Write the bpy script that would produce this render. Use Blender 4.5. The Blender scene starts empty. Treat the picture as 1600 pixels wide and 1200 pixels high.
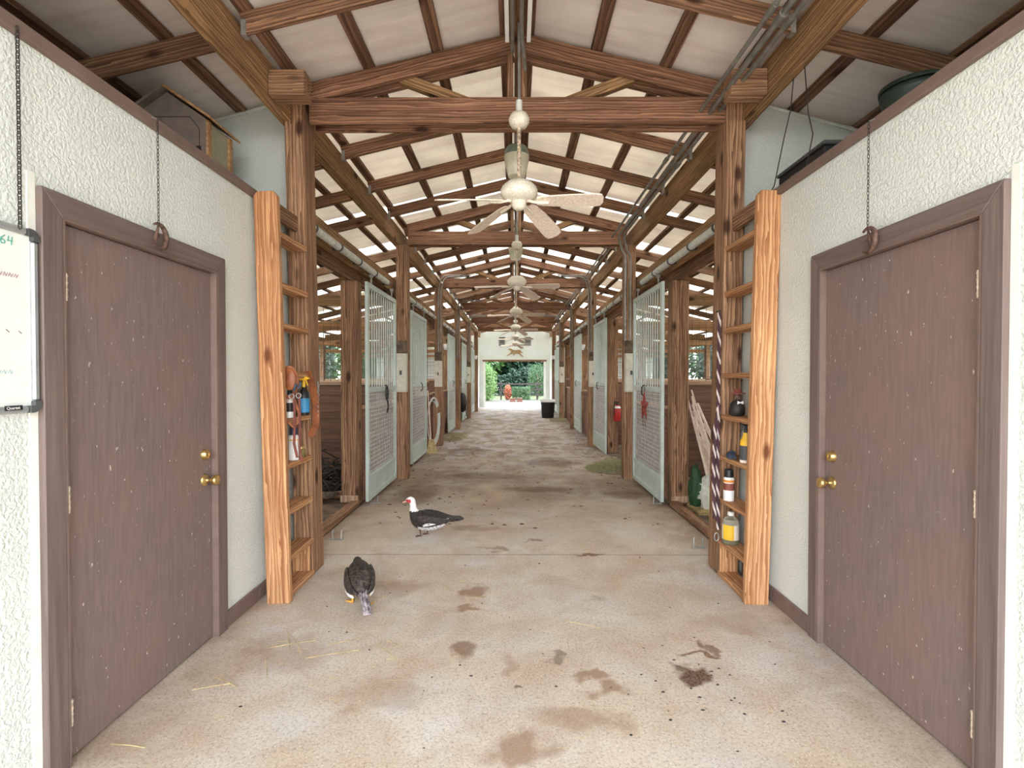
import bpy, bmesh, math, random
from mathutils import Vector, Matrix, noise
random.seed(7)
SC = bpy.context.scene
COL = SC.collection
PI = math.pi
V = Vector

# ------------------------------------------------------------------ camera
cam_d = bpy.data.cameras.new('camera'); cam = bpy.data.objects.new('camera', cam_d); COL.objects.link(cam)
cam.location = (0, 0, 1.46)
cam.rotation_euler = (math.radians(90 - 0.86), 0, math.radians(0.286))
cam_d.sensor_width = 36; cam_d.lens = 18.0; cam_d.clip_start = 0.02; cam_d.clip_end = 400
SC.camera = cam
# ------------------------------------------------------------------ world, sun, exposure
w = bpy.data.worlds.new('sky'); SC.world = w; w.use_nodes = True
nt = w.node_tree; nt.nodes.clear()
out = nt.nodes.new('ShaderNodeOutputWorld'); bg = nt.nodes.new('ShaderNodeBackground')
tc = nt.nodes.new('ShaderNodeTexCoord'); sep = nt.nodes.new('ShaderNodeSeparateXYZ'); rmp = nt.nodes.new('ShaderNodeValToRGB')
nt.links.new(tc.outputs['Generated'], sep.inputs[0]); nt.links.new(sep.outputs['Z'], rmp.inputs[0])
rmp.color_ramp.elements[0].position = 0.0; rmp.color_ramp.elements[0].color = (1, 0.99, 0.97, 1)
rmp.color_ramp.elements[1].position = 0.6; rmp.color_ramp.elements[1].color = (0.72, 0.85, 1.0, 1)
nt.links.new(rmp.outputs[0], bg.inputs[0]); bg.inputs[1].default_value = 2.7
nt.links.new(bg.outputs[0], out.inputs[0])
sun_d = bpy.data.lights.new('sun', 'SUN'); sun = bpy.data.objects.new('sun', sun_d); COL.objects.link(sun)
sun_d.energy = 3.2; sun_d.angle = math.radians(3); sun_d.color = (1, 0.95, 0.86)
sun.rotation_euler = (math.radians(28), math.radians(34), 0)
SC.view_settings.view_transform = 'Standard'; SC.view_settings.look = 'None'
SC.view_settings.gamma = 1.0; SC.view_settings.use_curve_mapping = False
SC.view_settings.exposure = 2.02
SC.cycles.max_bounces = 12; SC.cycles.diffuse_bounces = 8; SC.cycles.transparent_max_bounces = 12
SC.cycles.use_denoising = True

# ------------------------------------------------------------------ material helpers
def lin(c):
    return tuple(((v / 255) / 12.92 if v <= 10 else (((v / 255) + 0.055) / 1.055) ** 2.4) for v in c) + (1,)
def newmat(name):
    m = bpy.data.materials.new(name); m.use_nodes = True
    n = m.node_tree; return m, n, n.nodes['Principled BSDF']
def N(n, kind, **kw):
    x = n.nodes.new(kind)
    for k, v in kw.items():
        if k in x.inputs.keys() if hasattr(x.inputs, 'keys') else False: x.inputs[k].default_value = v
        else: setattr(x, k, v)
    return x
def ramp(n, src, stops):
    r = n.nodes.new('ShaderNodeValToRGB'); cr = r.color_ramp
    while len(cr.elements) < len(stops): cr.elements.new(0.5)
    for e, (p, c) in zip(cr.elements, stops):
        e.position = p; e.color = c if len(c) == 4 else c + (1,)
    n.links.new(src, r.inputs[0]); return r.outputs[0]
def mixc(n, f, a, b, mode='MIX'):
    m = n.nodes.new('ShaderNodeMix'); m.data_type = 'RGBA'; m.blend_type = mode
    for s, v in ((0, f), (6, a), (7, b)):
        if hasattr(v, 'is_output'): n.links.new(v, m.inputs[s])
        else: m.inputs[s].default_value = v
    return m.outputs[2]
def math_(n, op, a, b=None, clamp=False):
    m = n.nodes.new('ShaderNodeMath'); m.operation = op; m.use_clamp = clamp
    for i, v in enumerate((a, b)):
        if v is None: continue
        if hasattr(v, 'is_output'): n.links.new(v, m.inputs[i])
        else: m.inputs[i].default_value = v
    return m.outputs[0]
def coords(n, scale=(1, 1, 1), rand=True):
    t = n.nodes.new('ShaderNodeTexCoord'); mp = n.nodes.new('ShaderNodeMapping')
    mp.inputs['Scale'].default_value = scale
    if rand:
        oi = n.nodes.new('ShaderNodeObjectInfo'); s = n.nodes.new('ShaderNodeVectorMath'); s.operation = 'SCALE'
        s.inputs[0].default_value = (31, 17, 23); n.links.new(oi.outputs['Random'], s.inputs['Scale'])
        a = n.nodes.new('ShaderNodeVectorMath'); n.links.new(t.outputs['Object'], a.inputs[0]); n.links.new(s.outputs[0], a.inputs[1])
        n.links.new(a.outputs[0], mp.inputs[0])
    else:
        n.links.new(t.outputs['Object'], mp.inputs[0])
    return mp.outputs[0]
def noise_(n, vec, scale, detail=4, rough=0.55, dist=0.0):
    x = n.nodes.new('ShaderNodeTexNoise'); x.inputs['Scale'].default_value = scale; x.inputs['Detail'].default_value = detail
    x.inputs['Roughness'].default_value = rough; x.inputs['Distortion'].default_value = dist
    n.links.new(vec, x.inputs['Vector']); return x.outputs['Fac']
def bump(n, b, h, strength, dist=0.01):
    x = n.nodes.new('ShaderNodeBump'); x.inputs['Strength'].default_value = strength; x.inputs['Distance'].default_value = dist
    n.links.new(h, x.inputs['Height']); n.links.new(x.outputs[0], b.inputs['Normal'])
def plain(name, c, rough=0.6, metal=0.0, var=0.12, spec=0.5, nscale=14, bumpy=0.0):
    m, n, b = newmat(name); col = lin(c)
    vec = coords(n); f = noise_(n, vec, nscale, 5)
    dk = tuple(v * (1 - 2.2 * var) for v in col[:3]) + (1,); lt = tuple(min(1, v * (1 + 1.6 * var)) for v in col[:3]) + (1,)
    n.links.new(ramp(n, f, [(0.3, dk), (0.7, lt)]), b.inputs['Base Color'])
    b.inputs['Roughness'].default_value = rough; b.inputs['Metallic'].default_value = metal
    b.inputs['Specular IOR Level'].default_value = spec
    if bumpy: bump(n, b, f, bumpy)
    return m
def wood(name, light, dark, knot=(52, 28, 18), ring=10.0, knots=0.10, grey=None):
    m, n, b = newmat(name)
    base = coords(n)
    def sc(v):
        mp = n.nodes.new('ShaderNodeMapping'); mp.inputs['Scale'].default_value = v; n.links.new(base, mp.inputs[0]); return mp.outputs[0]
    wv = n.nodes.new('ShaderNodeTexWave'); wv.wave_type = 'RINGS'; wv.rings_direction = 'X'; wv.wave_profile = 'SAW'
    wv.inputs['Scale'].default_value = ring; wv.inputs['Distortion'].default_value = 9.0; wv.inputs['Detail'].default_value = 3.5
    wv.inputs['Detail Scale'].default_value = 1.1
    n.links.new(sc((0.10, 1.0, 1.0)), wv.inputs['Vector'])
    fib = noise_(n, sc((1.5, 60, 60)), 1.0, 6, 0.65)
    big = noise_(n, sc((0.8, 2.5, 2.5)), 1.6, 3)
    f = math_(n, 'ADD', math_(n, 'MULTIPLY', wv.outputs['Fac'], 0.24), math_(n, 'MULTIPLY', math_(n, 'ADD', fib, noise_(n, sc((0.7, 22, 22)), 1.0, 4, 0.6, 0.6)), 0.38))
    c = ramp(n, f, [(0.34, lin(dark)), (0.5, lin(tuple((a + d) / 2 for a, d in zip(light, dark)))), (0.62, lin(light))])
    c = mixc(n, ramp(n, big, [(0.35, (0, 0, 0)), (0.75, (0.45,) * 3)]), c, lin(tuple(v * 0.72 for v in dark)))
    if grey:
        g = noise_(n, sc((0.5, 6, 6)), 1.3, 4)
        c = mixc(n, ramp(n, g, [(0.48, (0, 0, 0)), (0.75, (0.6,) * 3)]), c, lin(grey))
    vo = n.nodes.new('ShaderNodeTexVoronoi'); vo.inputs['Scale'].default_value = 1.0; n.links.new(sc((2.4, 5.5, 5.5)), vo.inputs['Vector'])
    c = mixc(n, ramp(n, vo.outputs['Distance'], [(knots * 0.9, (0.9,) * 3), (knots * 2.0, (0, 0, 0))]), c, lin(knot))
    n.links.new(c, b.inputs['Base Color']); b.inputs['Roughness'].default_value = 0.72
    b.inputs['Specular IOR Level'].default_value = 0.25
    bump(n, b, f, 0.35, 0.004)
    return m

M = {}
M['post'] = wood('weathered_brown_wood', (196, 154, 120), (100, 70, 50), ring=18)
M['rafter'] = wood('dark_red_brown_wood', (178, 136, 106), (88, 62, 48), ring=18)
M['tie'] = wood('red_brown_wood', (182, 136, 108), (92, 62, 46), ring=18)
M['girder'] = wood('honey_brown_wood', (200, 158, 114), (108, 80, 54), ring=18)
M['batten'] = wood('batten_wood', (158, 120, 94), (84, 60, 48))
M['ladder'] = wood('orange_pine', (222, 174, 128), (150, 96, 60), knot=(96, 50, 26), ring=20, knots=0.09)
M['plank'] = wood('stall_plank_wood', (142, 102, 80), (78, 52, 40), knots=0.07)
M['paleedge'] = wood('pale_board', (214, 186, 158), (160, 124, 96), knots=0.05)

def stucco(name, c, s=68, strength=0.75):
    m, n, b = newmat(name); vec = coords(n, rand=False)
    f = noise_(n, vec, s, 3, 0.5, 0.4); g = noise_(n, vec, 1.4, 4)
    col = lin(c)
    n.links.new(ramp(n, g, [(0.3, tuple(v * 0.9 for v in col[:3])), (0.7, col)]), b.inputs['Base Color'])
    b.inputs['Roughness'].default_value = 0.85
    bump(n, b, ramp(n, f, [(0.38, (0, 0, 0)), (0.58, (1, 1, 1))]), strength, 0.004)
    return m
M['stucco'] = stucco('white_stucco', (222, 226, 220), strength=0.6)
M['cap'] = plain('brown_painted_trim', (118, 98, 90), 0.6, var=0.06)
M['white_trim'] = plain('white_trim', (236, 236, 228), 0.5, var=0.03)

def doorpaint(name, c):
    m, n, b = newmat(name); vec = coords(n, rand=False)
    s1 = coords(n, (14, 14, 1.2), False)
    f = noise_(n, s1, 5, 5); g = noise_(n, vec, 2.2, 4); sp = noise_(n, coords(n, (1, 1, 0.6), False), 60, 2, 0.5)
    col = lin(c)
    a = ramp(n, f, [(0.35, tuple(v * 0.84 for v in col[:3])), (0.65, tuple(v * 1.1 for v in col[:3]))])
    a = mixc(n, ramp(n, g, [(0.4, (0, 0, 0)), (0.75, (0.55,) * 3)]), a, lin((142, 108, 98)))
    a = mixc(n, ramp(n, sp, [(0.72, (0, 0, 0)), (0.745, (1, 1, 1))]), a, lin((200, 188, 180)))
    n.links.new(a, b.inputs['Base Color']); b.inputs['Roughness'].default_value = 0.5
    bump(n, b, f, 0.18, 0.003)
    return m
M['door'] = doorpaint('brown_door_paint', (122, 106, 101))
M['casing'] = wood('brown_painted_casing', (122, 101, 94), (98, 80, 74), knot=(92, 74, 68), knots=0.03)
M['dark'] = plain('dark_void', (26, 22, 20), 0.9)

# concrete floor
def concrete():
    m, n, b = newmat('barn_floor_concrete')
    t = n.nodes.new('ShaderNodeTexCoord'); vec = t.outputs['Object']
    sep = n.nodes.new('ShaderNodeSeparateXYZ'); n.links.new(vec, sep.inputs[0])
    big = noise_(n, vec, 0.9, 6, 0.6, 0.3); mid = noise_(n, vec, 3.2, 7, 0.65, 0.5); fine = noise_(n, vec, 70, 5, 0.75); spk = noise_(n, vec, 120, 2)
    c = ramp(n, big, [(0.32, lin((204, 184, 160))), (0.5, lin((212, 198, 180))), (0.68, lin((220, 215, 208)))])
    c = mixc(n, ramp(n, mid, [(0.42, (0.0,) * 3), (0.66, (0.65,) * 3)]), c, lin((184, 158, 132)))
    c = mixc(n, ramp(n, noise_(n, vec, 1.7, 5, 0.6, 0.2), [(0.52, (0,) * 3), (0.68, (0.6,) * 3)]), c, lin((206, 202, 198)))
    c = mixc(n, ramp(n, fine, [(0.36, (0.6,) * 3), (0.50, (0,) * 3)]), c, lin((134, 112, 96)))
    c = mixc(n, ramp(n, spk, [(0.58, (0,) * 3), (0.68, (0.8,) * 3)]), c, lin((226, 220, 212)))
    # trodden dirt further down the aisle and along its edges
    yr = n.nodes.new('ShaderNodeMapRange'); yr.inputs[1].default_value = 4.4; yr.inputs[2].default_value = 6.6; n.links.new(sep.outputs['Y'], yr.inputs[0])
    dn = math_(n, 'MULTIPLY', yr.outputs[0], ramp(n, noise_(n, vec, 1.3, 6, 0.65, 0.4), [(0.32, (0.25,) * 3), (0.62, (1,) * 3)]))
    c = mixc(n, math_(n, 'MULTIPLY', dn, 0.72), c, lin((104, 80, 66)))
    fr = n.nodes.new('ShaderNodeMapRange'); fr.inputs[1].default_value = 7.0; fr.inputs[2].default_value = 10.5; n.links.new(sep.outputs['Y'], fr.inputs[0])
    pm = n.nodes.new('ShaderNodeMapping'); pm.inputs['Scale'].default_value = (1.0, .7, 1); n.links.new(vec, pm.inputs[0])
    pf = math_(n, 'MULTIPLY', fr.outputs[0], ramp(n, noise_(n, pm.outputs[0], 2.6, 8, 0.72, 0.6), [(0.47, (0,) * 3), (0.58, (0.85,) * 3)]))
    c = mixc(n, pf, c, lin((200, 194, 198)))
    ef = math_(n, 'ABSOLUTE', sep.outputs['X'])
    er = n.nodes.new('ShaderNodeMapRange'); er.inputs[1].default_value = 1.2; er.inputs[2].default_value = 1.75; n.links.new(ef, er.inputs[0])
    ed = math_(n, 'MULTIPLY', math_(n, 'MULTIPLY', er.outputs[0], mid), 0.9)
    c = mixc(n, ed, c, lin((128, 102, 80)))
    # individual stains (x, y, rx, ry, strength, colour)
    dv = n.nodes.new('ShaderNodeTexNoise'); dv.inputs['Scale'].default_value = 7; dv.inputs['Detail'].default_value = 5; n.links.new(vec, dv.inputs['Vector'])
    sb = n.nodes.new('ShaderNodeVectorMath'); sb.operation = 'SUBTRACT'; n.links.new(dv.outputs['Color'], sb.inputs[0]); sb.inputs[1].default_value = (.5, .5, .5)
    sl = n.nodes.new('ShaderNodeVectorMath'); sl.operation = 'SCALE'; sl.inputs['Scale'].default_value = 0.32; n.links.new(sb.outputs[0], sl.inputs[0])
    ad = n.nodes.new('ShaderNodeVectorMath'); n.links.new(vec, ad.inputs[0]); n.links.new(sl.outputs[0], ad.inputs[1])
    B1, B2, B3 = (112, 68, 34), (134, 90, 54), (84, 50, 28)
    for (x, y, rx, ry, s, cc) in [(0.86, 2.52, .10, .085, 1.0, B3), (0.97, 2.66, .10, .03, .9, B1), (1.02, 2.74, .035, .07, .8, B1),
                                 (-.27, 2.72, .12, .10, .75, B1), (-.27, 3.45, .12, .12, .75, B2), (-.29, 3.18, .11, .05, .7, B2), (-.03, 2.56, .08, .09, .45, B2),
                                 (.62, 4.17, .17, .03, .9, B1), (.22, 2.65, .05, .03, .6, B3), (.40, 2.50, .12, .05, .7, B2), (.45, 2.38, .10, .10, .7, B2),
                                 (.03, 1.98, .16, .12, .7, B2), (.28, 2.15, .22, .12, .5, B2), (.0, 2.38, .035, .03, .8, B3), (-.78, 3.5, .25, .16, .35, B2),
                                 (.2, 4.55, .10, .08, .7, B1), (-.15, 4.3, .12, .06, .6, B1), (-.35, 4.9, .3, .1, .5, B2), (.55, 3.35, .1, .05, .35, B2),
                                 (-1.2, 2.7, .3, .2, .3, B2), (-.62, 2.35, .3, .14, .35, B2), (1.3, 3.0, .3, .15, .3, B2), (.3, 6.6, .5, .25, .6, B3), (-.5, 7.5, .7, .3, .6, B3),
                                 (1.35, 6.3, .35, .3, .6, B3), (-1.2, 6.4, .3, .8, .55, B3), (.6, 8.6, .6, .4, .55, B3), (-.9, 10, .5, .5, .5, B3)]:
        v1 = n.nodes.new('ShaderNodeVectorMath'); v1.operation = 'SUBTRACT'; n.links.new(ad.outputs[0], v1.inputs[0]); v1.inputs[1].default_value = (x, y, 0)
        v2 = n.nodes.new('ShaderNodeVectorMath'); v2.operation = 'DIVIDE'; n.links.new(v1.outputs[0], v2.inputs[0]); v2.inputs[1].default_value = (rx, ry, 1)
        v3 = n.nodes.new('ShaderNodeVectorMath'); v3.operation = 'LENGTH'; n.links.new(v2.outputs[0], v3.inputs[0])
        mk = ramp(n, v3.outputs['Value'], [(0.55, (s,) * 3), (1.0, (0,) * 3)])
        c = mixc(n, math_(n, 'MULTIPLY', mk, math_(n, 'MULTIPLY', fine, 1.7, True), True), c, lin(cc))
    # saw-cut joints
    for yj in (4.17, 7.3, 10.8, 14.3, 17.8):
        j = math_(n, 'LESS_THAN', math_(n, 'ABSOLUTE', math_(n, 'SUBTRACT', sep.outputs['Y'], yj)), 0.005)
        c = mixc(n, math_(n, 'MULTIPLY', j, 0.75), c, lin((70, 55, 44)))
    n.links.new(c, b.inputs['Base Color']); b.inputs['Roughness'].default_value = 0.75; b.inputs['Specular IOR Level'].default_value = 0.3
    bump(n, b, math_(n, 'ADD', fine, mid), 0.35, 0.006)
    return m
M['concrete'] = concrete()

def sheet(name, c, trans):
    m, n, b = newmat(name); vec = coords(n, (1, 1, 1), False)
    f = noise_(n, vec, 2.2, 6, 0.6, 0.3); st = noise_(n, coords(n, (1.0, 9, 1), False), 1.1, 4, 0.6)
    col = lin(c)
    k = ramp(n, f, [(0.32, tuple(v * 0.85 for v in col[:3])), (0.62, col)])
    k = mixc(n, ramp(n, st, [(0.45, (0,) * 3), (0.7, (0.45,) * 3)]), k, lin((204, 186, 178)))
    n.links.new(k, b.inputs['Base Color']); b.inputs['Roughness'].default_value = 0.7
    if trans:
        o = n.nodes['Material Output']; t = n.nodes.new('ShaderNodeBsdfTranslucent'); mx = n.nodes.new('ShaderNodeMixShader')
        n.links.new(k, t.inputs[0]); mx.inputs[0].default_value = trans
        n.links.new(b.outputs[0], mx.inputs[1]); n.links.new(t.outputs[0], mx.inputs[2]); n.links.new(mx.outputs[0], o.inputs[0])
    return m
M['sheet'] = sheet('roof_board_stained', (244, 234, 228), 0.0)
M['sheet_t'] = sheet('roof_sheet_translucent', (244, 242, 234), 0.55)
M['sheet_m'] = sheet('roof_board_translucent', (236, 228, 214), 0.22)  # white boarding given added translucency so overhead light reaches the aisle
M['metal'] = plain('galvanised_steel', (178, 180, 178), 0.42, 0.75, 0.1)
M['gate'] = plain('galvanised_gate_paint', (196, 208, 202), 0.5, 0.1, 0.05, nscale=6)
M['conduit'] = plain('grey_conduit', (150, 148, 142), 0.45, 0.6, 0.15)
M['pvc'] = plain('dusty_white_pipe', (214, 216, 210), 0.5, 0, 0.08)
M['iron'] = plain('dark_iron', (54, 48, 46), 0.6, 0.5, 0.2)
M['rust'] = plain('rusty_iron', (104, 78, 68), 0.7, 0.2, 0.30, nscale=60)
M['brass'] = plain('worn_brass', (206, 176, 116), 0.28, 0.9, 0.15)
M['fanwhite'] = plain('speckled_fan_white', (232, 224, 208), 0.5, 0, 0.10, nscale=90)
M['blade'] = plain('mildewed_blade', (240, 222, 206), 0.6, 0, 0.10, nscale=70)
M['rod'] = plain('spotted_rod', (196, 176, 150), 0.6, 0.1, 0.35, nscale=70)
M['jarglass'] = plain('cream_glass', (232, 228, 204), 0.25, 0, 0.05)
M['jargreen'] = plain('green_enamel', (128, 146, 130), 0.4, 0, 0.1)
M['box'] = plain('beige_panel', (206, 200, 184), 0.5, 0.1, 0.08)
M['black'] = plain('black_plastic', (30, 30, 32), 0.45)
M['white'] = plain('white_plastic', (236, 236, 234), 0.4, 0, 0.03)
M['yellow'] = plain('yellow_plastic', (236, 186, 50), 0.4, 0, 0.05)
M['blue'] = plain('blue_plastic', (60, 140, 190), 0.4, 0, 0.08)
M['navy'] = plain('navy_cloth', (60, 72, 92), 0.7, 0, 0.2)
M['red'] = plain('red_paint', (196, 46, 44), 0.45, 0, 0.08)
M['star'] = plain('faded_red_metal', (150, 66, 56), 0.6, 0.2, 0.2)
M['leather'] = plain('brown_leather', (146, 84, 48), 0.5, 0, 0.2)
M['leather_d'] = plain('dark_red_leather', (110, 54, 44), 0.55, 0, 0.2)
M['amber'] = plain('amber_liquid', (196, 150, 50), 0.25, 0, 0.08)
M['olive'] = plain('olive_liquid', (120, 110, 60), 0.3, 0, 0.1)
M['label'] = plain('paper_label', (238, 226, 214), 0.6, 0, 0.04)
M['orangel'] = plain('orange_label', (228, 140, 50), 0.5, 0, 0.08)
M['brownl'] = plain('brown_label', (128, 70, 56), 0.5, 0, 0.1)
M['board'] = plain('whiteboard_face', (232, 236, 230), 0.3, 0, 0.03, nscale=5)
M['alu'] = plain('grey_aluminium', (168, 172, 172), 0.4, 0.5, 0.08)
M['dkgrey'] = plain('dark_grey_plastic', (78, 80, 80), 0.5)
M['inkgreen'] = plain('green_ink', (60, 150, 130), 0.6)
M['inkred'] = plain('red_ink', (190, 110, 120), 0.6)
M['inkblue'] = plain('faded_blue_ink', (150, 180, 200), 0.6)
M['straw'] = plain('straw', (206, 184, 130), 0.8, 0, 0.2)
M['hay'] = plain('green_hay', (156, 152, 112), 0.85, 0, 0.25, nscale=40)
M['dirtclod'] = plain('dry_clods', (116, 88, 66), 0.9, 0, 0.3)
M['stick'] = plain('bleached_stick', (240, 222, 208), 0.7, 0, 0.10)
M['twig'] = plain('dark_twigs', (70, 62, 60), 0.8, 0, 0.3)
M['sack'] = plain('white_sack', (226, 230, 220), 0.6, 0, 0.08)
M['sackg'] = plain('green_sack', (44, 84, 54), 0.6, 0, 0.15)
M['hutch'] = plain('grey_brown_hutch', (122, 108, 98), 0.7, 0, 0.08)
M['hutchside'] = wood('hutch_pine', (206, 164, 120), (160, 118, 80), knots=0.04)
M['hutchpale'] = plain('hutch_side_panel', (170, 166, 140), 0.7, 0, 0.06)
M['darkgreen'] = plain('dark_green_plastic', (46, 58, 50), 0.5)
M['wire'] = plain('mesh_wire', (96, 92, 84), 0.5, 0.5)
M['meshlt'] = plain('galvanised_mesh', (208, 210, 206), 0.5, 0.15)
M['grass'] = plain('lawn', (70, 80, 42), 0.9, 0, 0.22, nscale=2)
M['sand'] = plain('pale_gravel', (66, 62, 55), 0.9, 0, 0.08, nscale=3)
M['dirt'] = plain('stall_dirt', (120, 100, 84), 0.95, 0, 0.25, nscale=9, bumpy=0.5)
M['terracotta'] = plain('terracotta', (96, 60, 48), 0.8)
M['horse'] = plain('bronzed_plaque', (164, 134, 96), 0.6, 0.2)
M['bark'] = plain('bark', (104, 88, 72), 0.9, 0, 0.3, bumpy=0.5)
def leafmat(name, c):
    m, n, b = newmat(name); vec = coords(n); f = noise_(n, vec, 5, 3); col = lin(c)
    k = ramp(n, f, [(0.3, tuple(v * 0.5 for v in col[:3])), (0.7, tuple(min(1, v * 1.35) for v in col[:3]))])
    n.links.new(k, b.inputs['Base Color']); b.inputs['Roughness'].default_value = 0.5
    o = n.nodes['Material Output']; t = n.nodes.new('ShaderNodeBsdfTranslucent'); mx = n.nodes.new('ShaderNodeMixShader')
    n.links.new(k, t.inputs[0]); mx.inputs[0].default_value = 0.3
    n.links.new(b.outputs[0], mx.inputs[1]); n.links.new(t.outputs[0], mx.inputs[2]); n.links.new(mx.outputs[0], o.inputs[0])
    return m
M['leafdk'] = leafmat('dark_leaves', (26, 52, 34)); M['leafmd'] = leafmat('mid_leaves', (48, 78, 34)); M['leaflt'] = leafmat('light_leaves', (84, 114, 54))
M['leafor'] = leafmat('orange_flowers', (150, 84, 56))
def glassy(name, c, al):
    m, n, b = newmat(name); b.inputs['Base Color'].default_value = lin(c); b.inputs['Roughness'].default_value = 0.08
    b.inputs['Transmission Weight'].default_value = 0.9; b.inputs['IOR'].default_value = 1.3
    f = noise_(n, coords(n), 4, 2); n.links.new(ramp(n, f, [(0, lin(c)), (1, lin(tuple(min(255, v + 8) for v in c)))]), b.inputs['Base Color'])
    return m
M['clear'] = glassy('clear_plastic', (235, 238, 225), 1)
# ropes / feathers
def stripes(name, a, bb, scale):
    m, n, b = newmat(name); vec = coords(n, rand=False); wv = n.nodes.new('ShaderNodeTexWave'); wv.bands_direction = 'DIAGONAL'
    wv.inputs['Scale'].default_value = scale; n.links.new(vec, wv.inputs['Vector'])
    n.links.new(ramp(n, wv.outputs['Fac'], [(0.45, lin(a)), (0.6, lin(bb))]), b.inputs['Base Color']); b.inputs['Roughness'].default_value = 0.9
    return m
M['rope'] = stripes('braided_rope', (70, 44, 52), (206, 194, 186), 14)
def feather(name, a, bb, lo, hi, sc=70):
    m, n, b = newmat(name); vec = coords(n, rand=False)
    vo = n.nodes.new('ShaderNodeTexVoronoi'); vo.inputs['Scale'].default_value = sc; n.links.new(vec, vo.inputs['Vector'])
    f = math_(n, 'ADD', math_(n, 'MULTIPLY', noise_(n, vec, sc * 0.8, 4, 0.65, 0.4), 0.8), math_(n, 'MULTIPLY', vo.outputs['Distance'], 0.25))
    n.links.new(ramp(n, f, [(lo, lin(a)), (hi, lin(bb))]), b.inputs['Base Color']); b.inputs['Roughness'].default_value = 0.65
    bump(n, b, vo.outputs['Distance'], 0.5, 0.004); return m
M['f_black'] = feather('black_feathers', (34, 28, 28), (92, 76, 66), 0.50, 0.72, 80)
M['f_brown'] = feather('brown_black_feathers', (30, 25, 25), (104, 90, 80), 0.44, 0.76, 60)
M['f_white'] = feather('white_feathers', (222, 216, 212), (250, 248, 246), 0.3, 0.6, 90)
M['f_mott'] = feather('mottled_feathers', (60, 54, 58), (232, 230, 234), 0.42, 0.50, 75)
M['f_grey'] = feather('grey_white_feathers', (70, 60, 64), (186, 174, 178), 0.40, 0.66, 40)
M['skin_red'] = plain('red_caruncle', (196, 62, 66), 0.6, 0, 0.25, nscale=120, bumpy=0.6)
M['bill'] = plain('pink_bill', (236, 178, 162), 0.5)
M['leg_y'] = plain('yellow_leg', (214, 160, 72), 0.6, 0, 0.15)
M['leg_d'] = plain('dusky_leg', (96, 68, 56), 0.6, 0, 0.2)

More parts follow.
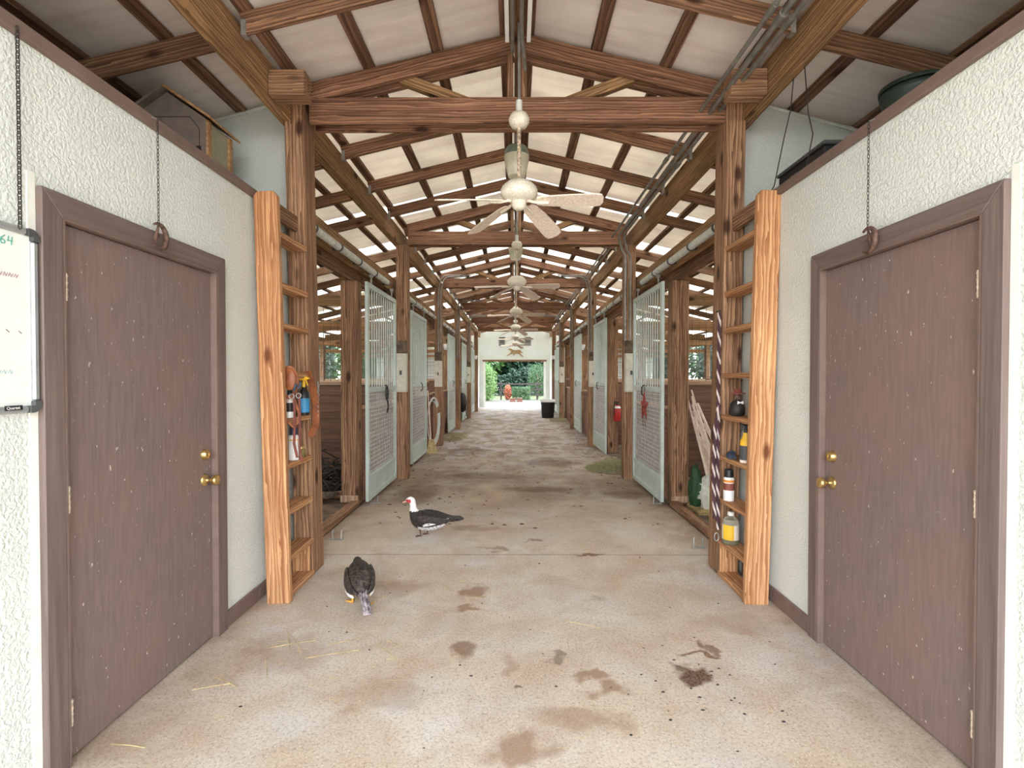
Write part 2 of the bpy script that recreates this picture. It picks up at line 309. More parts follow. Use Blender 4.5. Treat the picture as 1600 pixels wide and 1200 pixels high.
# ------------------------------------------------------------------ mesh helpers
def wm(o):
    return (wm(o.parent) @ o.matrix_basis) if o.parent else o.matrix_basis.copy()
class MB:
    def __init__(s): s.v = []; s.f = []; s.mi = []; s.cur = 0; s.smooth = False; s.sm = []
    def add(s, vs, fs):
        k = len(s.v); s.v += [V(p) for p in vs]
        for f in fs: s.f.append([i + k for i in f]); s.mi.append(s.cur); s.sm.append(s.smooth)
        return s
    def box(s, x0, x1, y0, y1, z0, z1):
        vs = [(x, y, z) for z in (z0, z1) for y in (y0, y1) for x in (x0, x1)]
        return s.add(vs, [(0, 2, 3, 1), (4, 5, 7, 6), (0, 1, 5, 4), (2, 6, 7, 3), (0, 4, 6, 2), (1, 3, 7, 5)])
    def bar(s, p0, p1, w, h, up=None):
        p0, p1 = V(p0), V(p1); m = frame(p0, p1, up); L = (p1 - p0).length
        vs = [m @ V((x, y, z)) for z in (-h / 2, h / 2) for y in (-w / 2, w / 2) for x in (0, L)]
        return s.add(vs, [(0, 2, 3, 1), (4, 5, 7, 6), (0, 1, 5, 4), (2, 6, 7, 3), (0, 4, 6, 2), (1, 3, 7, 5)])
    def tube(s, pts, r, n=8, caps=True, smooth=True):
        pts = [V(p) for p in pts]; rs = r if isinstance(r, (list, tuple)) else [r] * len(pts)
        vs = []; prev = None
        for i, p in enumerate(pts):
            d = (pts[min(i + 1, len(pts) - 1)] - pts[max(i - 1, 0)]).normalized()
            if prev is None:
                a = d.cross(V((0, 0, 1)) if abs(d.z) < 0.9 else V((0, 1, 0))).normalized()
            else:
                a = (prev - d * prev.dot(d)).normalized()
            prev = a; b = d.cross(a)
            for k in range(n):
                t = 2 * PI * k / n; vs.append(p + (a * math.cos(t) + b * math.sin(t)) * rs[i])
        fs = [(i * n + k, i * n + (k + 1) % n, (i + 1) * n + (k + 1) % n, (i + 1) * n + k) for i in range(len(pts) - 1) for k in range(n)]
        o = s.smooth; s.smooth = smooth; s.add(vs, fs)
        s.smooth = o
        if caps: s.add(vs[:n], [tuple(range(n))]); s.add(vs[-n:], [tuple(range(n))])
        return s
    def lathe(s, prof, c=(0, 0, 0), n=20, axis='Z', smooth=True):
        c = V(c); vs = []
        for r, h in prof:
            for k in range(n):
                t = 2 * PI * k / n; a, b = r * math.cos(t), r * math.sin(t)
                vs.append(c + (V((a, b, h)) if axis == 'Z' else V((h, a, b)) if axis == 'X' else V((b, h, a))))
        fs = [(i * n + k, i * n + (k + 1) % n, (i + 1) * n + (k + 1) % n, (i + 1) * n + k) for i in range(len(prof) - 1) for k in range(n)]
        o = s.smooth; s.smooth = smooth; s.add(vs, fs); s.smooth = o
        if prof[0][0] > 1e-4: s.add(vs[:n], [tuple(range(n))])
        if prof[-1][0] > 1e-4: s.add(vs[-n:], [tuple(range(n))])
        return s
    def prism(s, poly, d, m=None):
        """poly: list of 3D points (planar), extruded by vector d"""
        d = V(d); a = [V(p) for p in poly]; b = [p + d for p in a]; n = len(a)
        return s.add(a + b, [tuple(range(n)), tuple(range(2 * n - 1, n - 1, -1))] + [(i, (i + 1) % n, n + (i + 1) % n, n + i) for i in range(n)])
    def loft(s, rings, n=16, cap=True, flat=None):
        """rings: (centre, tangent, r_side, r_up); side axis is Y local"""
        vs = []
        for c, d, ry, rz in rings:
            c, d = V(c), V(d).normalized(); side = V((0, 1, 0)); up = side.cross(d) * -1
            for k in range(n):
                t = 2 * PI * k / n; vs.append(c + side * math.cos(t) * ry + up * math.sin(t) * rz)
        fs = [(i * n + k, i * n + (k + 1) % n, (i + 1) * n + (k + 1) % n, (i + 1) * n + k) for i in range(len(rings) - 1) for k in range(n)]
        if cap: fs += [tuple(range(n)), tuple(range(len(vs) - n, len(vs)))]
        o = s.smooth; s.smooth = True; s.add(vs, fs); s.smooth = o
        return s
    def build(s, name, mats, parent=None, bevel=0, xf=None, weld=False):
        if not isinstance(mats, (list, tuple)): mats = [mats]
        vs = [xf @ p for p in s.v] if xf is not None else s.v
        org = V((0, 0, 0))
        if parent is None:
            xs = [p.x for p in vs]; ys = [p.y for p in vs]; zs = [p.z for p in vs]
            org = V(((min(xs) + max(xs)) / 2, (min(ys) + max(ys)) / 2, min(zs)))
        me = bpy.data.meshes.new(name); me.from_pydata([p - org for p in vs], [], s.f)
        for m in mats: me.materials.append(m)
        me.polygons.foreach_set('material_index', s.mi); me.polygons.foreach_set('use_smooth', s.sm)
        bm = bmesh.new(); bm.from_mesh(me)
        if weld: bmesh.ops.remove_doubles(bm, verts=bm.verts, dist=1e-5)
        bmesh.ops.recalc_face_normals(bm, faces=bm.faces); bm.to_mesh(me); bm.free(); me.update()
        o = bpy.data.objects.new(name, me); COL.objects.link(o); o.location = org
        if parent is not None:
            o.parent = parent; o.matrix_basis = wm(parent).inverted()
            if xf is None and hasattr(parent, 'type') and parent.get('_local'): o.matrix_basis = Matrix()
        if bevel:
            b = o.modifiers.new('bevel', 'BEVEL'); b.width = bevel; b.segments = 1; b.limit_method = 'ANGLE'
        return o
def frame(p0, p1, up=None):
    d = (p1 - p0).normalized()
    if abs(d.z) > 0.97: y = V((1, 0, 0)); y = (y - d * y.dot(d)).normalized()
    else:
        y = V((0, 0, 1)).cross(d).normalized()
    z = d.cross(y)
    m = Matrix.Identity(4)
    for i in range(3): m[i][0] = d[i]; m[i][1] = y[i]; m[i][2] = z[i]; m[i][3] = p0[i]
    return m
def beam(name, p0, p1, w, h, mat, parent=None, bevel=0.004, pts=None):
    """straight timber, grain along its length; w across (X for posts), h the other way"""
    p0, p1 = V(p0), V(p1); L = (p1 - p0).length
    b = MB(); b.box(0, L, -w / 2, w / 2, -h / 2, h / 2)
    me = bpy.data.meshes.new(name); me.from_pydata(b.v, [], b.f); me.materials.append(mat); me.update()
    bm = bmesh.new(); bm.from_mesh(me); bmesh.ops.recalc_face_normals(bm, faces=bm.faces); bm.to_mesh(me); bm.free()
    o = bpy.data.objects.new(name, me); COL.objects.link(o)
    W = frame(p0, p1)
    if parent is not None: o.parent = parent; o.matrix_basis = wm(parent).inverted() @ W
    else: o.matrix_basis = W
    if bevel: md = o.modifiers.new('bevel', 'BEVEL'); md.width = bevel; md.segments = 1; md.limit_method = 'ANGLE'
    return o
def tag(o, label, cat, group=None, kind=None):
    o['label'] = label; o['category'] = cat
    if group: o['group'] = group
    if kind: o['kind'] = kind
    return o
def thing(name, label, cat, loc=(0, 0, 0), rz=0, group=None):
    o = bpy.data.objects.new(name, None); COL.objects.link(o); o.empty_display_size = 0.1
    o.matrix_basis = Matrix.Translation(V(loc)) @ Matrix.Rotation(rz, 4, 'Z')
    return tag(o, label, cat, group)
def struct(o, label, cat='structure'):
    o['label'] = label; o['category'] = cat; o['kind'] = 'structure'; return o
def kids(o): return list(KIDS.get(o, ()))
def copy_tree(o, parent=None, children=None):
    c = o.copy(); COL.objects.link(c)
    if parent is not None: c.parent = parent
    for ch in [x for x in bpy.data.objects if x.parent == o and x != c]:
        copy_tree(ch, c)
    return c
def lab(o, label): o['label'] = label; return o
ORD = ['first', 'second', 'third', 'fourth', 'fifth', 'sixth', 'seventh', 'eighth', 'ninth', 'tenth', 'eleventh', 'twelfth', 'thirteenth', 'fourteenth',
       'fifteenth', 'sixteenth', 'seventeenth', 'eighteenth', 'nineteenth', 'twentieth', 'twenty-first', 'twenty-second', 'twenty-third', 'twenty-fourth', 'twenty-fifth', 'twenty-sixth', 'twenty-seventh', 'twenty-eighth']
SIDE = {-1: 'left', 1: 'right'}

# ------------------------------------------------------------------ key dimensions
W_ = 1.68            # plaster walls of the front passage
CX = 0.018           # centre of the aisle
TY = [3.75 + 3.47 * k for k in range(6)]      # roof frames
YEND = 24.45
EAVE = 5.7
K = 0.24
def rtop(x): return 3.977 - K * abs(x - CX)   # top of rafters
def spx(y): return 800.0 / y

# ------------------------------------------------------------------ ground, floor
b = MB(); b.box(-1.74, 1.74, -6, 28.5, -0.12, 0.0)
struct(b.build('floor', M['concrete']), 'stained concrete aisle floor', 'floor')
# floor object coordinates must equal world coordinates
fl = bpy.data.objects['floor']; fl.data.transform(Matrix.Translation(fl.location)); fl.location = (0, 0, 0)
for s in (-1, 1):
    b = MB(); b.box(s * 1.745, s * 5.45, 3.95, YEND, -0.12, -0.01)
    struct(b.build('stall_floor', M['dirt']), f'dirt floor of the {SIDE[s]} row of stalls', 'floor')
b = MB(); b.box(-160, 160, -60, 190, -0.5, -0.14)
struct(b.build('lawn', M['grass']), 'green lawn around the barn', 'ground')
b = MB(); b.box(-9, 9, 28.5, 32.0, -0.139, -0.02); b.box(-12, 12, -30, -6, -0.139, -0.02)
struct(b.build('gravel_apron', M['sand']), 'pale gravel outside the barn doors', 'ground')

# ------------------------------------------------------------------ front passage walls
def wall_with_door(s, name, y0, y1):
    b = MB(); x0, x1 = s * W_, s * (W_ + 0.12)
    b.box(x0, x1, -1.2, y0, 0, 2.605); b.box(x0, x1, y0, y1, 2.05, 2.605); b.box(x0, x1, y1, 3.95, 0, 2.605)
    o = b.build(name, M['stucco']); struct(o, f'white textured plaster wall on the {SIDE[s]} with the brown door', 'wall')
wall_with_door(-1, 'wall_left', 1.875, 2.85); wall_with_door(1, 'wall_right', 1.83, 2.80)
for i, s in enumerate((-1, 1)):
    b = MB(); b.box(s * (W_ - 0.025), s * (W_ + 0.15), -1.2, 3.955, 2.606, 2.655)
    struct(b.build(f'trim_{i+1}', M['cap'], bevel=0.004), f'brown painted cap board along the top of the {SIDE[s]} wall', 'trim')
    b = MB(); b.box(s * (W_ - 0.018), s * (W_ - 0.001), (2.94, 2.89)[i], 3.30, 0.001, 0.095)
    b.box(s * (W_ - 0.018), s * (W_ - 0.001), 3.30, 3.74, 0.001, 0.095)
    struct(b.build('baseboard_' + SIDE[s], M['cap'], bevel=0.003), f'brown painted baseboard along the {SIDE[s]} wall', 'trim')
    b = MB(); b.box(s * (W_ + 0.121), s * EAVE, -1.2, 3.93, 2.45, 2.59)
    struct(b.build('loft_floor', M['plank']), f'loft floor above the {SIDE[s]} tack room', 'floor')
    # end wall of the tack room up to the roof, and outside walls
    b = MB(); zt = lambda x: rtop(x) - 0.002
    b.prism([(s * (W_ + .05), 3.955, 2.45), (s * EAVE, 3.955, 2.45), (s * EAVE, 3.955, zt(EAVE)), (s * (W_ + .05), 3.955, zt(W_))], (0, 0.1, 0))
    b.prism([(s * (W_ + .15), 3.955, 0), (s * EAVE, 3.955, 0), (s * EAVE, 3.955, 2.449), (s * (W_ + .15), 3.955, 2.449)], (0, 0.1, 0))
    struct(b.build(f'wall_loft_{SIDE[s]}', M['stucco']), f'white plaster end wall above the {SIDE[s]} loft', 'wall')
    b = MB(); b.prism([(s * (W_ + .121), -1.2, 0), (s * EAVE, -1.2, 0), (s * EAVE, -1.2, zt(EAVE) - .15), (s * (W_ + .121), -1.2, zt(W_) - .15)], (0, 0.1, 0))
    b.box(s * (EAVE - .1), s * EAVE, -1.09, 3.95, 0, zt(EAVE) - 0.16)
    struct(b.build(f'wall_outer_{SIDE[s]}', M['stucco']), f'outside wall of the {SIDE[s]} tack room', 'wall')
    b = MB(); pts = [(s * (W_ + .11), 3.93, rtop(W_) - .03), (s * 2.6, 3.93, rtop(2.6) - .03), (s * 5.0, 3.93, rtop(5) - .03)]
    b.tube(pts, 0.012)
    tag(b.build('conduit_pipe', M['pvc']), f'thin white pipe along the top of the {SIDE[s]} loft end wall', 'pipe')

# ------------------------------------------------------------------ doors
def passage_door(s, n, y0, y1):
    d = bpy.data.objects.new(f'door_{n}', None); COL.objects.link(d); d.location = (s * W_, (y0 + y1) / 2, 0)
    struct(d, f'brown painted door in the {SIDE[s]} wall', 'door')
    xs = s * (W_ + 0.008)
    b = MB(); b.box(xs, xs + s * 0.045, y0 + .004, y1 - .004, 0.008, 2.03); b.build('door_panel', M['door'], d, bevel=0.003)
    # casing: mitred boards standing proud of the wall
    xi, xo = s * (W_ - 0.001), s * (W_ - 0.026); cw = 0.09
    def cas(poly):
        q = MB(); q.prism([(xo, y, z) for y, z in poly], (xi - xo, 0, 0)); return q
    g = .006
    q1 = cas([(y0 - cw, 0), (y0 - g, 0), (y0 - g, 2.038), (y0 - cw, 2.038 + cw)]); q1.build('door_casing', M['casingv'], d, bevel=0.003)
    q2 = cas([(y1 + g, 0), (y1 + cw, 0), (y1 + cw, 2.038 + cw), (y1 + g, 2.038)]); q2.build('door_casing', M['casingv'], d, bevel=0.003)
    q3 = cas([(y0 - cw + .001, 2.039 + cw), (y0 - g + .001, 2.039), (y1 + g - .001, 2.039), (y1 + cw - .001, 2.039 + cw)]); q3.build('door_casing', M['casingh'], d, bevel=0.003)
    # jamb stops
    b = MB(); b.box(xo, s * (W_ + .06), y1 - .003, y1 + .005, 0, 2.038); b.box(xo, s * (W_ + .06), y0 - .005, y0 + .003, 0, 2.038); b.box(xo, s * (W_ + .06), y0, y1, 2.032, 2.04)
    b.build('door_jamb', M['cap'], d)
    b = MB(); b.box(s * (W_ - .004), s * W_, y0 - cw - .03, y0 - cw - .001, 0, 2.17); b.build('caulk_strip', M['white_trim'], d)
    for z in (1.79, 1.0, 0.2):
        h = MB(); h.tube([(s * (W_ - .018), y0 + .008, z - .05), (s * (W_ - .018), y0 + .008, z + .05)], 0.008, 8)
        for k in range(4): h.tube([(s * (W_ - .018), y0 + .008, z - .037 + k * .025), (s * (W_ - .018), y0 + .008, z - .030 + k * .025)], 0.0095, 8)
        h.box(s * (W_ + .001), s * (W_ + .009), y0 + .006, y0 + .02, z - .048, z + .048)
        h.build('hinge', M['hinge'], d)
    yk = y1 - 0.072
    k = MB(); k.lathe([(0.033, 0), (0.033, .006), (0.027, .012), (.011, .016), (.011, .036), (.017, .042), (.027, .052), (.029, .064), (.023, .075), (.0, .079)], (0, 0, 0), 24, 'X')
    for v in k.v: v.x *= -s
    kb = k.build('door_knob', M['brass'], d, xf=Matrix.Translation((xs, yk, 0.895)))
    k = MB(); k.lathe([(0.031, 0), (0.030, .008), (0.024, .022), (.020, .026), (.0, .027)], (0, 0, 0), 24, 'X')
    for v in k.v: v.x *= -s
    k.box(-s * .026, -s * .03, -.002, .002, -.007, .007)
    k.build('deadbolt', M['brass'], d, xf=Matrix.Translation((xs, yk, 1.035)))
    b = MB(); b.box(s * (W_ + .056), s * (W_ + .115), y0, y1, 0, 2.04); b.build('door_backing', M['dark'], d)
M['hinge'] = plain('painted_hinge', (206, 190, 168), 0.5, 0.2, 0.2, nscale=80)
def axiswood(name, light, dark, axis):
    m, n, bs = newmat(name); sc = [38, 38, 38]; sc[axis] = 1.2
    f = noise_(n, coords(n, tuple(sc), False), 1.0, 6, 0.65, 0.3)
    n.links.new(ramp(n, f, [(0.3, lin(dark)), (0.7, lin(light))]), bs.inputs['Base Color']); bs.inputs['Roughness'].default_value = 0.6
    bump(n, bs, f, 0.6, 0.004); return m
M['casingv'] = axiswood('brown_casing_upright', (124, 107, 101), (92, 77, 72), 2)
M['casingh'] = axiswood('brown_casing_head', (124, 107, 101), (92, 77, 72), 1)
passage_door(-1, 1, 1.882, 2.842); passage_door(1, 2, 1.836, 2.79)

# ------------------------------------------------------------------ roof
for s in (-1, 1):
    # roof boarding: opaque stained boards and sheets made translucent to brighten the aisle, between the battens and the sky
    segs = [(-1.5, 4.06, 0), (4.06, 6.55, 2), (6.55, 7.05, 1), (7.05, 8.0, 2), (8.0, 8.4, 1), (8.4, 9.7, 2), (9.7, 10.9, 1), (10.9, 11.8, 2), (11.8, 13.4, 1), (13.4, 14.6, 2), (14.6, 16.4, 1), (16.4, 17.4, 2), (17.4, 19.8, 1), (19.8, 21.0, 2), (21.0, 24.5, 1)]
    b = MB()
    for y0, y1, t in segs:
        b.cur = t; e = 6.3
        z0, z1 = rtop(CX) + .045, rtop(e) + .045
        b.prism([(CX, y0, z0), (s * e, y0, z1), (s * e, y0, z1 + .02), (CX, y0, z0 + .02)], (0, y1 - y0, 0))
    o = b.build('ceiling', [M['sheet'], M['sheet_t'], M['sheet_m']])
    struct(o, f'stained white roof boarding on the {SIDE[s]} slope', 'ceiling')
    # battens along the roof
    for i, x in enumerate([.085, .585, 1.09, 1.60, 2.11, 2.62, 3.13, 3.65, 4.2, 4.8, 5.4]):
        z = rtop(CX + x) + 0.023
        o = beam('roof_batten', (CX + s * x, -1.5, z), (CX + s * x, 24.45, z), 0.085, 0.038, M['batten'])
        tag(o, f'long brown roof batten, {ORD[i]} out from the ridge on the {SIDE[s]} slope', 'roof batten', f'roof battens')
    # rafters
    ys = [3.90 - .866 * k for k in range(5, 0, -1)]
    ys += [3.90 + 3.47 * q + .8675 * k for q in range(6) for k in (1, 2, 3)]
    ys = sorted(set(round(y, 3) for y in ys if y < 24.2))
    proto = {}
    for i, y in enumerate(ys):
        for part in ('inner', 'outer'):
            if (part) not in proto:
                xa, xb = (0.03, 1.615) if part == 'inner' else (1.76, 5.95)
                dz = 0 if part == 'inner' else -0.012
                sh = .062
                o = beam('rafter', (CX + s * xa, y, rtop(CX + xa) - sh + dz), (CX + s * xb, y, rtop(CX + xb) - sh + dz), 0.042, 0.12, M['rafter'])
                if part == 'inner':
                    q = MB(); zb = rtop(CX + 1.6) - .15
                    for e in (-.025, .023): q.box(CX + s * 1.585, CX + s * 1.616, y + e, y + e + .002, zb + .012, zb + .10)
                    q.box(CX + s * 1.585, CX + s * 1.616, y - .025, y + .025, zb + .010, zb + .013)
                    q.build('joist_hanger', M['metal'], o)
                proto[part] = (o, y)
            else:
                src, ysrc = proto[part]; o = copy_tree(src); o.location.y = y
            if part == 'outer' and y > 0: o.location.y = y + 0.045
            n_front = sum(1 for q in ys if q < 3.75)
            bayn = int((y - 3.75) // 3.47); kk = [q for q in ys if int((q - 3.75) // 3.47) == bayn and (q > 3.75) == (y > 3.75)].index(y)
            where = (f'{ORD[kk]} of three beyond the {ORD[bayn]} truss')
            if y < 3.75: where = f'{ORD[n_front - 1 - i]} before the nearest truss'
            tag(o, (f'brown rafter, {SIDE[s]} half of the aisle, {where}' if part == 'inner' else f'brown outer rafter past {SIDE[s]} girder, {where}'),
                'rafter', f'{part} rafters on the {SIDE[s]} slope')
    # plate girder
    o = beam('girder', (s * 1.69 + CX, -1.2, 3.435), (s * 1.69 + CX, 24.4, 3.435), 0.085, 0.238, M['girder'])
    tag(o, f'long honey brown girder carrying the rafters along the {SIDE[s]} side of the aisle', 'beam')
    o = beam('eave_beam', (s * 2.64, -1.09, rtop(2.64) - .25), (s * 2.64, 3.92, rtop(2.64) - .25), 0.07, 0.2, M['rafter'])
    tag(o, f'dark beam under the roof above the {SIDE[s]} loft', 'beam')
    o = beam('eave_beam', (s * 5.35, 4.1, rtop(5.35) - .26), (s * 5.35, 24.3, rtop(5.35) - .26), 0.08, 0.2, M['girder'])
    tag(o, f'outer eave beam above the open side of the {SIDE[s]} stalls', 'beam')
o = beam('ridge_board', (CX, -1.4, rtop(CX) - .065), (CX, 24.4, rtop(CX) - .065), 0.04, 0.17, M['rafter'])
tag(o, 'dark ridge board along the peak of the roof', 'beam')

# ------------------------------------------------------------------ roof frames (trusses)
def truss(y):
    t = thing('roof_truss', 'x', 'roof truss', (CX, y, 3.3), 0, 'roof trusses across the aisle')
    for dy in (0.045, 0.165):
        beam('tie_beam', (CX - 1.525, y + dy, 3.41), (CX + 1.525, y + dy, 3.41), 0.04, 0.188, M['tie'], t)
        for s in (-1, 1):
            x0, x1 = 0.03, (1.525 if dy < .1 else 1.60)
            beam('top_chord', (CX + s * x0, y + dy, rtop(CX + x0) - .064), (CX + s * x1, y + dy, rtop(CX + x1) - .064), 0.04, 0.124, M['tie'], t)
    for s in (-1, 1):
        beam('king_post', (CX + s * .05, y + .105, 3.34), (CX + s * .05, y + .105, 3.88), 0.045, 0.07, M['post'], t)
        beam('web_brace', (CX + s * .36, y + .105, 3.49), (CX + s * .86, y + .105, 3.68), 0.07, 0.075, M['girder'], t)
    return t
t0 = truss(TY[0])
for k in range(6):
    t = t0 if k == 0 else copy_tree(t0)
    t.location.y = TY[k]
    if k == 0: lab(t, 'nearest red-brown roof truss with double tie beam spanning the two ladders posts')
    else: lab(t, f'brown roof truss across the aisle, {ORD[k]} from the viewer')

# truss posts
def post(x, y, w, d, h, label, name='truss_post', mat='post', z0=0.0):
    o = beam(name, (x, y, z0), (x, y, h), w, d, M[mat]); tag(o, label, 'post'); return o
for k, y in enumerate(TY):
    for s in (-1, 1):
        x = CX + s * 1.61
        if k == 0:
            o = beam('truss_post', (s * (1.55 + (.018 if s > 0 else 0)), y + .10, 0), (s * 1.612, y + .10, 3.515), 0.14, 0.20, M['post']); tag(o, f'tall brown post rising behind the {SIDE[s]} ladder', 'post')
        nm = 'nearest roof truss, behind the ladder' if k == 0 else f'{ORD[k]} roof truss'
        if k: post(x, y + .10, 0.155, 0.20, 3.31, f'tall brown post at the {SIDE[s]} end of the {nm}')
        if k: continue
        p2 = beam('post_block', (CX + s * 1.405, y - .29, 3.40), (CX + s * 1.643, y - .29, 3.40), 0.13, 0.165, M['post'])
        tag(p2, f'short timber block between the {SIDE[s]} girder and the head of the nearest post', 'block')

# ------------------------------------------------------------------ stall fronts
HB = {}
for s in (-1, 1):
    xb = s * 1.745
    o = beam('track_beam', (xb, 3.96, 2.75), (xb, 21.0, 2.75), 0.05, 0.22, M['girder'])
    tag(o, f'long timber header above the sliding gates on the {SIDE[s]}', 'beam')
    o = beam('track_beam', (xb + s * .11, 3.96, 2.62), (xb + s * .11, 21.0, 2.62), 0.04, 0.16, M['rafter'])
    tag(o, f'inner dark header board behind the {SIDE[s]} gate track', 'beam')
# gate post positions
stallposts = {-1: [5.86, 10.15, 13.75, 17.9], 1: [5.86, 9.80, 13.95, 18.1]}
gates = {-1: [5.72, 8.17, 12.75, 16.15, 19.65], 1: [5.72, 9.28, 12.75, 17.95, 19.65]}
HOWN = {-1: ['nearest on the left', 'second on the left, past the electrical box', 'third on the left', 'fourth on the left', 'farthest on the left'],
        1: ['nearest on the right, with the red star', 'second on the right', 'third on the right', 'fourth on the right', 'farthest on the right']}
for s in (-1, 1):
    for i, y in enumerate(stallposts[s]):
        post(s * 1.87, y, 0.19, 0.16, 2.54, f'brown stall gate post on the {SIDE[s]}, {ORD[i]} from the viewer', 'stall_post')
    if True:
        o = beam('door_post_foot', (s * 1.87, 5.765, 0.035), (s * 1.87, 5.765, 0.11), 0.2, 0.025, M['paleedge'])
        tag(o, f'pale kick board at the foot of the nearest {SIDE[s]} stall post', 'board')
def gate(s, y):
    xg = s * 1.655; L = 1.38; z0, z1 = 0.05, 2.52
    g = thing('sliding_gate', 'x', 'stall gate', (xg, y, z0), 0, 'grey metal sliding stall gates')
    t = 0.018; fw = 0.06
    b = MB()
    b.box(xg - t, xg + t, y, y + fw, z0, z1); b.box(xg - t, xg + t, y + L - fw, y + L, z0, z1)
    for a, c in ((z0, z0 + .06), (z1 - .06, z1), (1.275, 1.335), (.30, .34)): b.box(xg - t, xg + t, y + fw, y + L - fw, a, c)
    b.build('gate_frame', M['gate'], g, bevel=0.004)
    b = MB(); n = 12
    for k in range(n):
        yy = y + fw + (L - 2 * fw) * (k + .5) / n
        b.tube([(xg, yy, 1.335), (xg, yy, z1 - .06)], .0085, 6)
    b.build('vertical_bars', M['gate'], g)
    b = MB(); n = 24; m = 19
    for k in range(n):
        yy = y + fw + (L - 2 * fw) * (k + .5) / n; b.box(xg - .0025, xg + .0025, yy - .003, yy + .003, .34, 1.275)
    for k in range(m):
        zz = .34 + (1.275 - .34) * (k + .5) / m; b.box(xg - .0025, xg + .0025, y + fw, y + L - fw, zz - .004, zz + .004)
    b.build('wire_mesh', M['meshlt'], g)
    b = MB(); b.box(xg - .006, xg + .006, y + fw, y + L - fw, z0 + .06, .30); b.build('kick_panel', M['gate'], g)
    for yy in (y + .2, y + L - .2):
        b = MB(); b.box(xg - .004, xg + .004, yy - .02, yy + .02, z1, 2.625); b.tube([(xg - .02, yy, 2.615), (xg + .02, yy, 2.615)], .02, 10)
        b.build('gate_hanger', M['metal'], g)
    b = MB(); b.tube([(xg - s * .02, y + .75, 1.20), (xg - s * .05, y + .75, 1.24), (xg - s * .05, y + .75, 1.32), (xg - s * .02, y + .75, 1.35)], .008, 6)
    b.build('gate_latch', M['iron'], g)
    return g
for s in (-1, 1):
    g0 = gate(s, gates[s][0])
    for i, y in enumerate(gates[s]):
        g = g0 if i == 0 else copy_tree(g0)
        g.location.y = y
        lab(g, f'grey sliding stall gate, {HOWN[s][i]}')
# tracks (round white rails with brackets)
for s in (-1, 1):
    for i, (y0, y1) in enumerate(((4.2, 6.75), (7.85, 20.8))):
        t = thing('gate_track', f'dusty white round gate track on brackets, {"nearest" if i == 0 else "long far"} length on the {SIDE[s]}', 'gate track', (s * 1.655, y0, 2.64))
        b = MB(); b.tube([(s * 1.665, y0, 2.685), (s * 1.665, y1, 2.685)], 0.036, 14); b.build('track_tube', M['pvc'], t)
        n = 5 if i == 0 else 22
        for k in range(n):
            yy = y0 + .04 + (y1 - y0 - .08) * k / (n - 1)
            q = MB(); q.tube([(s * 1.665, yy - .015, 2.685), (s * 1.665, yy + .015, 2.685)], 0.043, 14); q.box(s * 1.70, s * 1.719, yy - .015, yy + .015, 2.65, 2.72)
            q.build('track_bracket', M['dkgrey'], t)

# partitions, low fronts, outer side of stalls
def partition(s, y, i):
    t = thing('stall_partition', f'stall partition of planks with wire mesh above on the {SIDE[s]}, {ORD[i]} from the viewer', 'stall partition', (s * 3.5, y, 0), 0, 'stall partitions')
    x0, x1 = 1.80, 5.28
    b = MB(); z = 0.02; 
    while z < 1.24: b.box(s * x0, s * x1, y - .018, y + .018, z, z + .128); z += .132
    b.build('plank_wall', M['plank_x'], t)
    beam('rail', (s * x0, y, 1.36), (s * x1, y, 1.36), 0.09, 0.04, M['paleedge'], t)
    beam('rail', (s * x0, y, 2.54), (s * x1, y, 2.54), 0.045, 0.15, M['girder'], t)
    beam('rail', (s * x0, y + .03, 2.16), (s * x1, y + .03, 2.16), 0.04, 0.09, M['ladder'], t)
    b = MB(); xx = x0 + .03
    while xx < x1: b.box(s * xx - .0025, s * xx + .0025, y - .0025, y + .0025, 1.385, 2.46); xx += .1
    zz = 1.45
    while zz < 2.45: b.box(s * x0, s * x1, y - .003, y + .0025, zz, zz + .005); zz += .1
    b.build('wire_mesh', M['wire'], t)
    beam('upright', (s * (x0 + 1.7), y, 1.385), (s * (x0 + 1.7), y, 2.46), 0.09, 0.06, M['post'], t)
def axis_plank(name, axis, light=(142, 102, 80), dark=(84, 57, 43)):
    return axiswood(name, light, dark, axis)
M['plank_x'] = axis_plank('stall_planks', 0); M['plank_y'] = axis_plank('stall_front_planks', 1, (160, 112, 86), (96, 62, 48))
